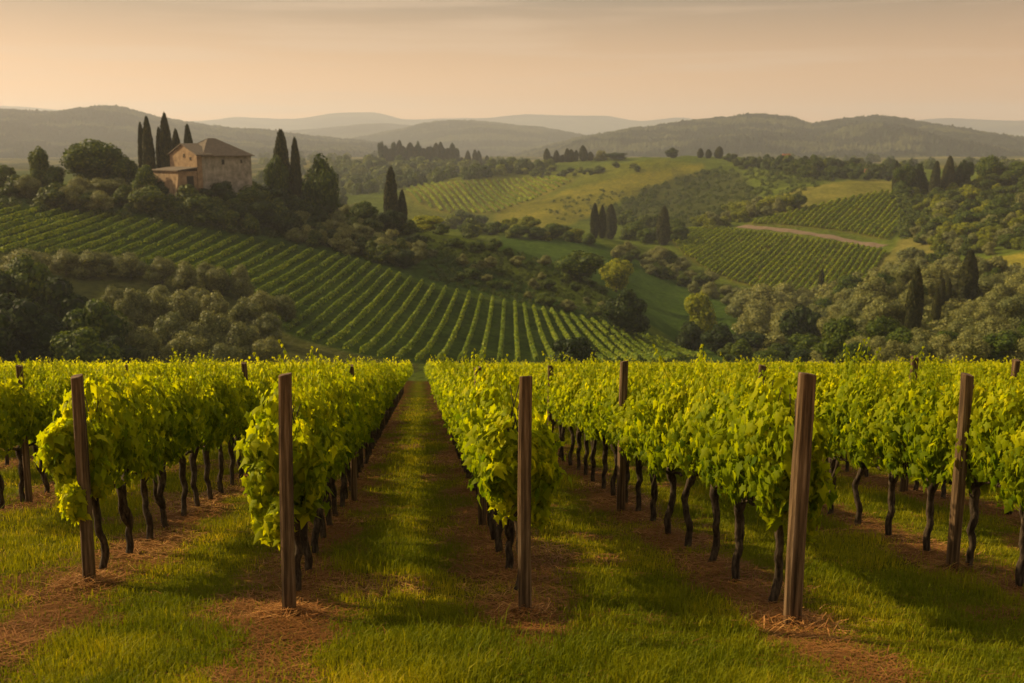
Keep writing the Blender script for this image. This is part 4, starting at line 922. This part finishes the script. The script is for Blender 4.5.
# ------------------------------------------------------------------ stone farmhouse on the hill
def farmhouse():
    D = 300.0; a = az_of(203.5, 186); fx, fy = D * math.sin(a), D * math.cos(a); sc = D * math.cos(a) * 1.0 / F
    # height of the eaves comes from the photo row 155.5
    z_eave = D * tan_el(a, 155.5); z0 = D * tan_el(a, 193); he = z_eave - z0
    ang = 0.82
    root = thing('farmhouse', 'old stone farmhouse with brown hipped roof and lit gable end on the hilltop', 'house', (fx, fy, z0), ang)
    Lx, Wy = 16.0, 15.5
    m = MB(); m.box(0, 0, -3, Lx, Wy, he); obj('wall', m.mesh('main_wall', [M['stucco']]), root)
    # hipped roof
    rise = 4.9; ov = 0.8; m = MB(); x0, x1, y0, y1 = -0.0, Lx + ov, -ov, Wy + ov; zt = he + rise; zb = he - 0.05
    m.add([(x0 - 0.2, y0, zb), (x1, y0, zb), (x1, y1, zb), (x0 - 0.2, y1, zb), (6.6, Wy / 2, zt), (9.2, Wy / 2, zt), (x0 - 0.2, y0, zb - .22), (x1, y0, zb - .22), (x1, y1, zb - .22), (x0 - 0.2, y1, zb - .22)],
          [(0, 1, 5, 4), (1, 2, 5), (2, 3, 4, 5), (3, 0, 4), (6, 7, 1, 0), (7, 8, 2, 1), (8, 9, 3, 2), (9, 6, 0, 3), (9, 8, 7, 6)])
    rf = obj('roof', m.mesh('hip_roof', [M['roof']]), root)
    # gabled wing on the left end
    gx = -1.6; gh = he + 0.2; ga = he + 3.1; gy0, gy1 = 0.05, Wy - 0.3; gm = (gy0 + gy1) / 2
    m = MB(); m.add([(gx, gy0, -3), (gx, gy1, -3), (gx, gy1, gh), (gx, gm, ga), (gx, gy0, gh), (-0.02, gy0, -3), (-0.02, gy1, -3), (-0.02, gy1, gh), (-0.02, gm, ga), (-0.02, gy0, gh)],
                    [(0, 4, 3, 2, 1), (0, 5, 9, 4), (1, 2, 7, 6), (4, 9, 8, 3), (3, 8, 7, 2)])
    obj('gable_wall', m.mesh('gable_wall', [M['brick']]), root)
    m = MB(); t = 0.28; sl = (ga - gh) / (gm - gy0); ex = 0.7
    for s, ye in ((1, gy0 - ex), (-1, gy1 + ex)):
        zE = gh - ex * sl + 0.05; zR = ga + 0.05
        v = [(gx - 0.5, ye, zE), (3.2, ye, zE), (3.2, gm, zR), (gx - 0.5, gm, zR)]; v += [(x, y, z + t) for x, y, z in v]
        m.add(v, [(0, 1, 2, 3), (4, 5, 6, 7), (0, 1, 5, 4), (1, 2, 6, 5), (2, 3, 7, 6), (3, 0, 4, 7)])
    obj('gable_roof', m.mesh('gable_roof', [M['roof']]), root)
    # low lean-to
    lx = -7.4; lh = he - 4.3; lt = he - 3.5
    m = MB(); m.box(lx, 0.4, -3.5, gx - 0.02, Wy - 1.2, lh); obj('lean_to_wall', m.mesh('lean_to_wall', [M['brick']]), root)
    m = MB(); v = [(lx - 0.6, -0.3, lh), (gx + 0.0, -0.3, lt), (gx + 0.0, Wy - 0.6, lt), (lx - 0.6, Wy - 0.6, lh)]; v += [(x, y, z + 0.3) for x, y, z in v]
    m.add(v, [(3, 2, 1, 0), (4, 5, 6, 7), (0, 1, 5, 4), (1, 2, 6, 5), (2, 3, 7, 6), (3, 0, 4, 7)]); obj('lean_to_roof', m.mesh('lean_to_roof', [M['roof']]), root)
    # openings: dark panes set in shallow stone frames
    def window(face, u, z, w, h):
        fr = MB(); pn = MB()
        if face == 'front': fr.box(u - w / 2 - .15, -0.10, z - .15, u + w / 2 + .15, 0.02, z + h + .15); pn.box(u - w / 2, -0.13, z, u + w / 2, -0.101, z + h)
        else: fr.box(gx - 0.10, u - w / 2 - .15, z - .15, gx + 0.02, u + w / 2 + .15, z + h + .15); pn.box(gx - 0.13, u - w / 2, z, gx - 0.101, u + w / 2, z + h)
        o = obj('window', fr.mesh('window_frame', [M['stucco'] if face == 'front' else M['brick']]), root); obj('pane', pn.mesh('pane', [M['dark']]), o)
    window('front', 6.6, he - 2.6, 0.8, 1.4); window('front', 12.6, he - 2.3, 0.6, 1.0)
    window('side', 6.9, he - 0.6, 0.7, 1.0); window('side', 3.4, he - 1.3, 0.9, 0.8)
    m = MB(); m.box(Lx - 0.02, 2, he - 3, Lx + 0.02, 2.7, he - 2); 
    m = MB(); m.box(gx - 3.2, 0.24, -1, gx - 1.2, 0.398, lh - 1.4); d_ = obj('door', m.mesh('door', [M['dark']]), root)
    m = MB(); m.add([(lx - 0.02, 0.4, -3), (lx - 1.3, 0.4, -3), (lx - 0.02, 0.4, lh - 1.6), (lx - 0.02, 1.3, -3), (lx - 1.3, 1.3, -3), (lx - 0.02, 1.3, lh - 1.6)],
            [(0, 2, 1), (3, 4, 5), (1, 2, 5, 4), (0, 1, 4, 3), (0, 3, 5, 2)]); obj('buttress', m.mesh('buttress', [M['brick']]), root)
farmhouse()
def small_house(px, base, wp, hp, d, label, m_roof):
    p = at(px, d, base); s = p[1] / F; w, h = wp * s, hp * s; z = d * tan_el(az_of(px, base), base)
    root = thing('small_house', label, 'house', (p[0], p[1], z), 0.5)
    m = MB(); m.box(-w / 2, -w * .35, -6, w / 2, w * .35, h * .5); obj('wall', m.mesh('cottage_wall', [M['brick']]), root)
    m = MB(); e = w * .06
    m.add([(-w / 2 - e, -w * .42, h * .48), (w / 2 + e, -w * .42, h * .48), (w / 2 + e, w * .42, h * .48), (-w / 2 - e, w * .42, h * .48), (-w / 2 - e, 0, h), (w / 2 + e, 0, h)],
          [(0, 1, 5, 4), (2, 3, 4, 5), (0, 4, 3), (1, 2, 5), (3, 2, 1, 0)]); obj('roof', m.mesh('cottage_roof', [m_roof]), root)
small_house(786, 162, 9, 8, 990, 'tiny red-roofed house on the far crest right of centre', M['redroof'])
small_house(853, 172, 7, 6, 900, 'tiny house with reddish roof among the hazy trees', M['redroof'])
small_house(868, 174, 8, 5, 900, 'low tiny red building beside the hazy tree line', M['redroof'])
# low grey retaining wall below the far vineyard
pts = [hit(*p) for p in [(903, 270), (915, 266), (930, 262.5), (944, 260)]]
P = dense(pts, 2.0); V = []
for p in P:
    for dy, dz in ((0, -1.0), (0, 1.7), (0.6, 1.7), (0.6, -1.0)): V.append((p[0], p[1] + dy, terr_z(p[0], p[1]) + dz))
g = np.arange(len(P) * 4).reshape(-1, 4); Fq = [(g[i, j], g[i + 1, j], g[i + 1, (j + 1) % 4], g[i, (j + 1) % 4]) for i in range(len(P) - 1) for j in range(4)] + [tuple(g[0]), tuple(g[-1][::-1])]
b0 = np.array(V[0]); tag(obj('retaining_wall', mesh_arr('retaining_wall', np.array(V) - b0, Fq, [M['stonewall']]), None, b0), 'low grey stone wall beside the field right of the far vineyard', 'wall')

# ------------------------------------------------------------------ evening haze
m, n, l, o = mat('evening_haze')
pv = n.new('ShaderNodeVolumePrincipled'); pv.inputs['Color'].default_value = (0.79, 0.83, 0.97, 1); pv.inputs['Density'].default_value = 0.000128; pv.inputs['Anisotropy'].default_value = 0.25
l.new(pv.outputs[0], o.inputs['Volume'])
mb = MB(); mb.box(-9500, -60, -160, 9500, 13500, 520); hz = obj('haze', mb.mesh('haze', [m])); hz['kind'] = 'stuff'
print('rows', nA, nC1, nC2, nD, 'posts', nfar, 'vines', len(near), len(farv), 'trees', tcount)
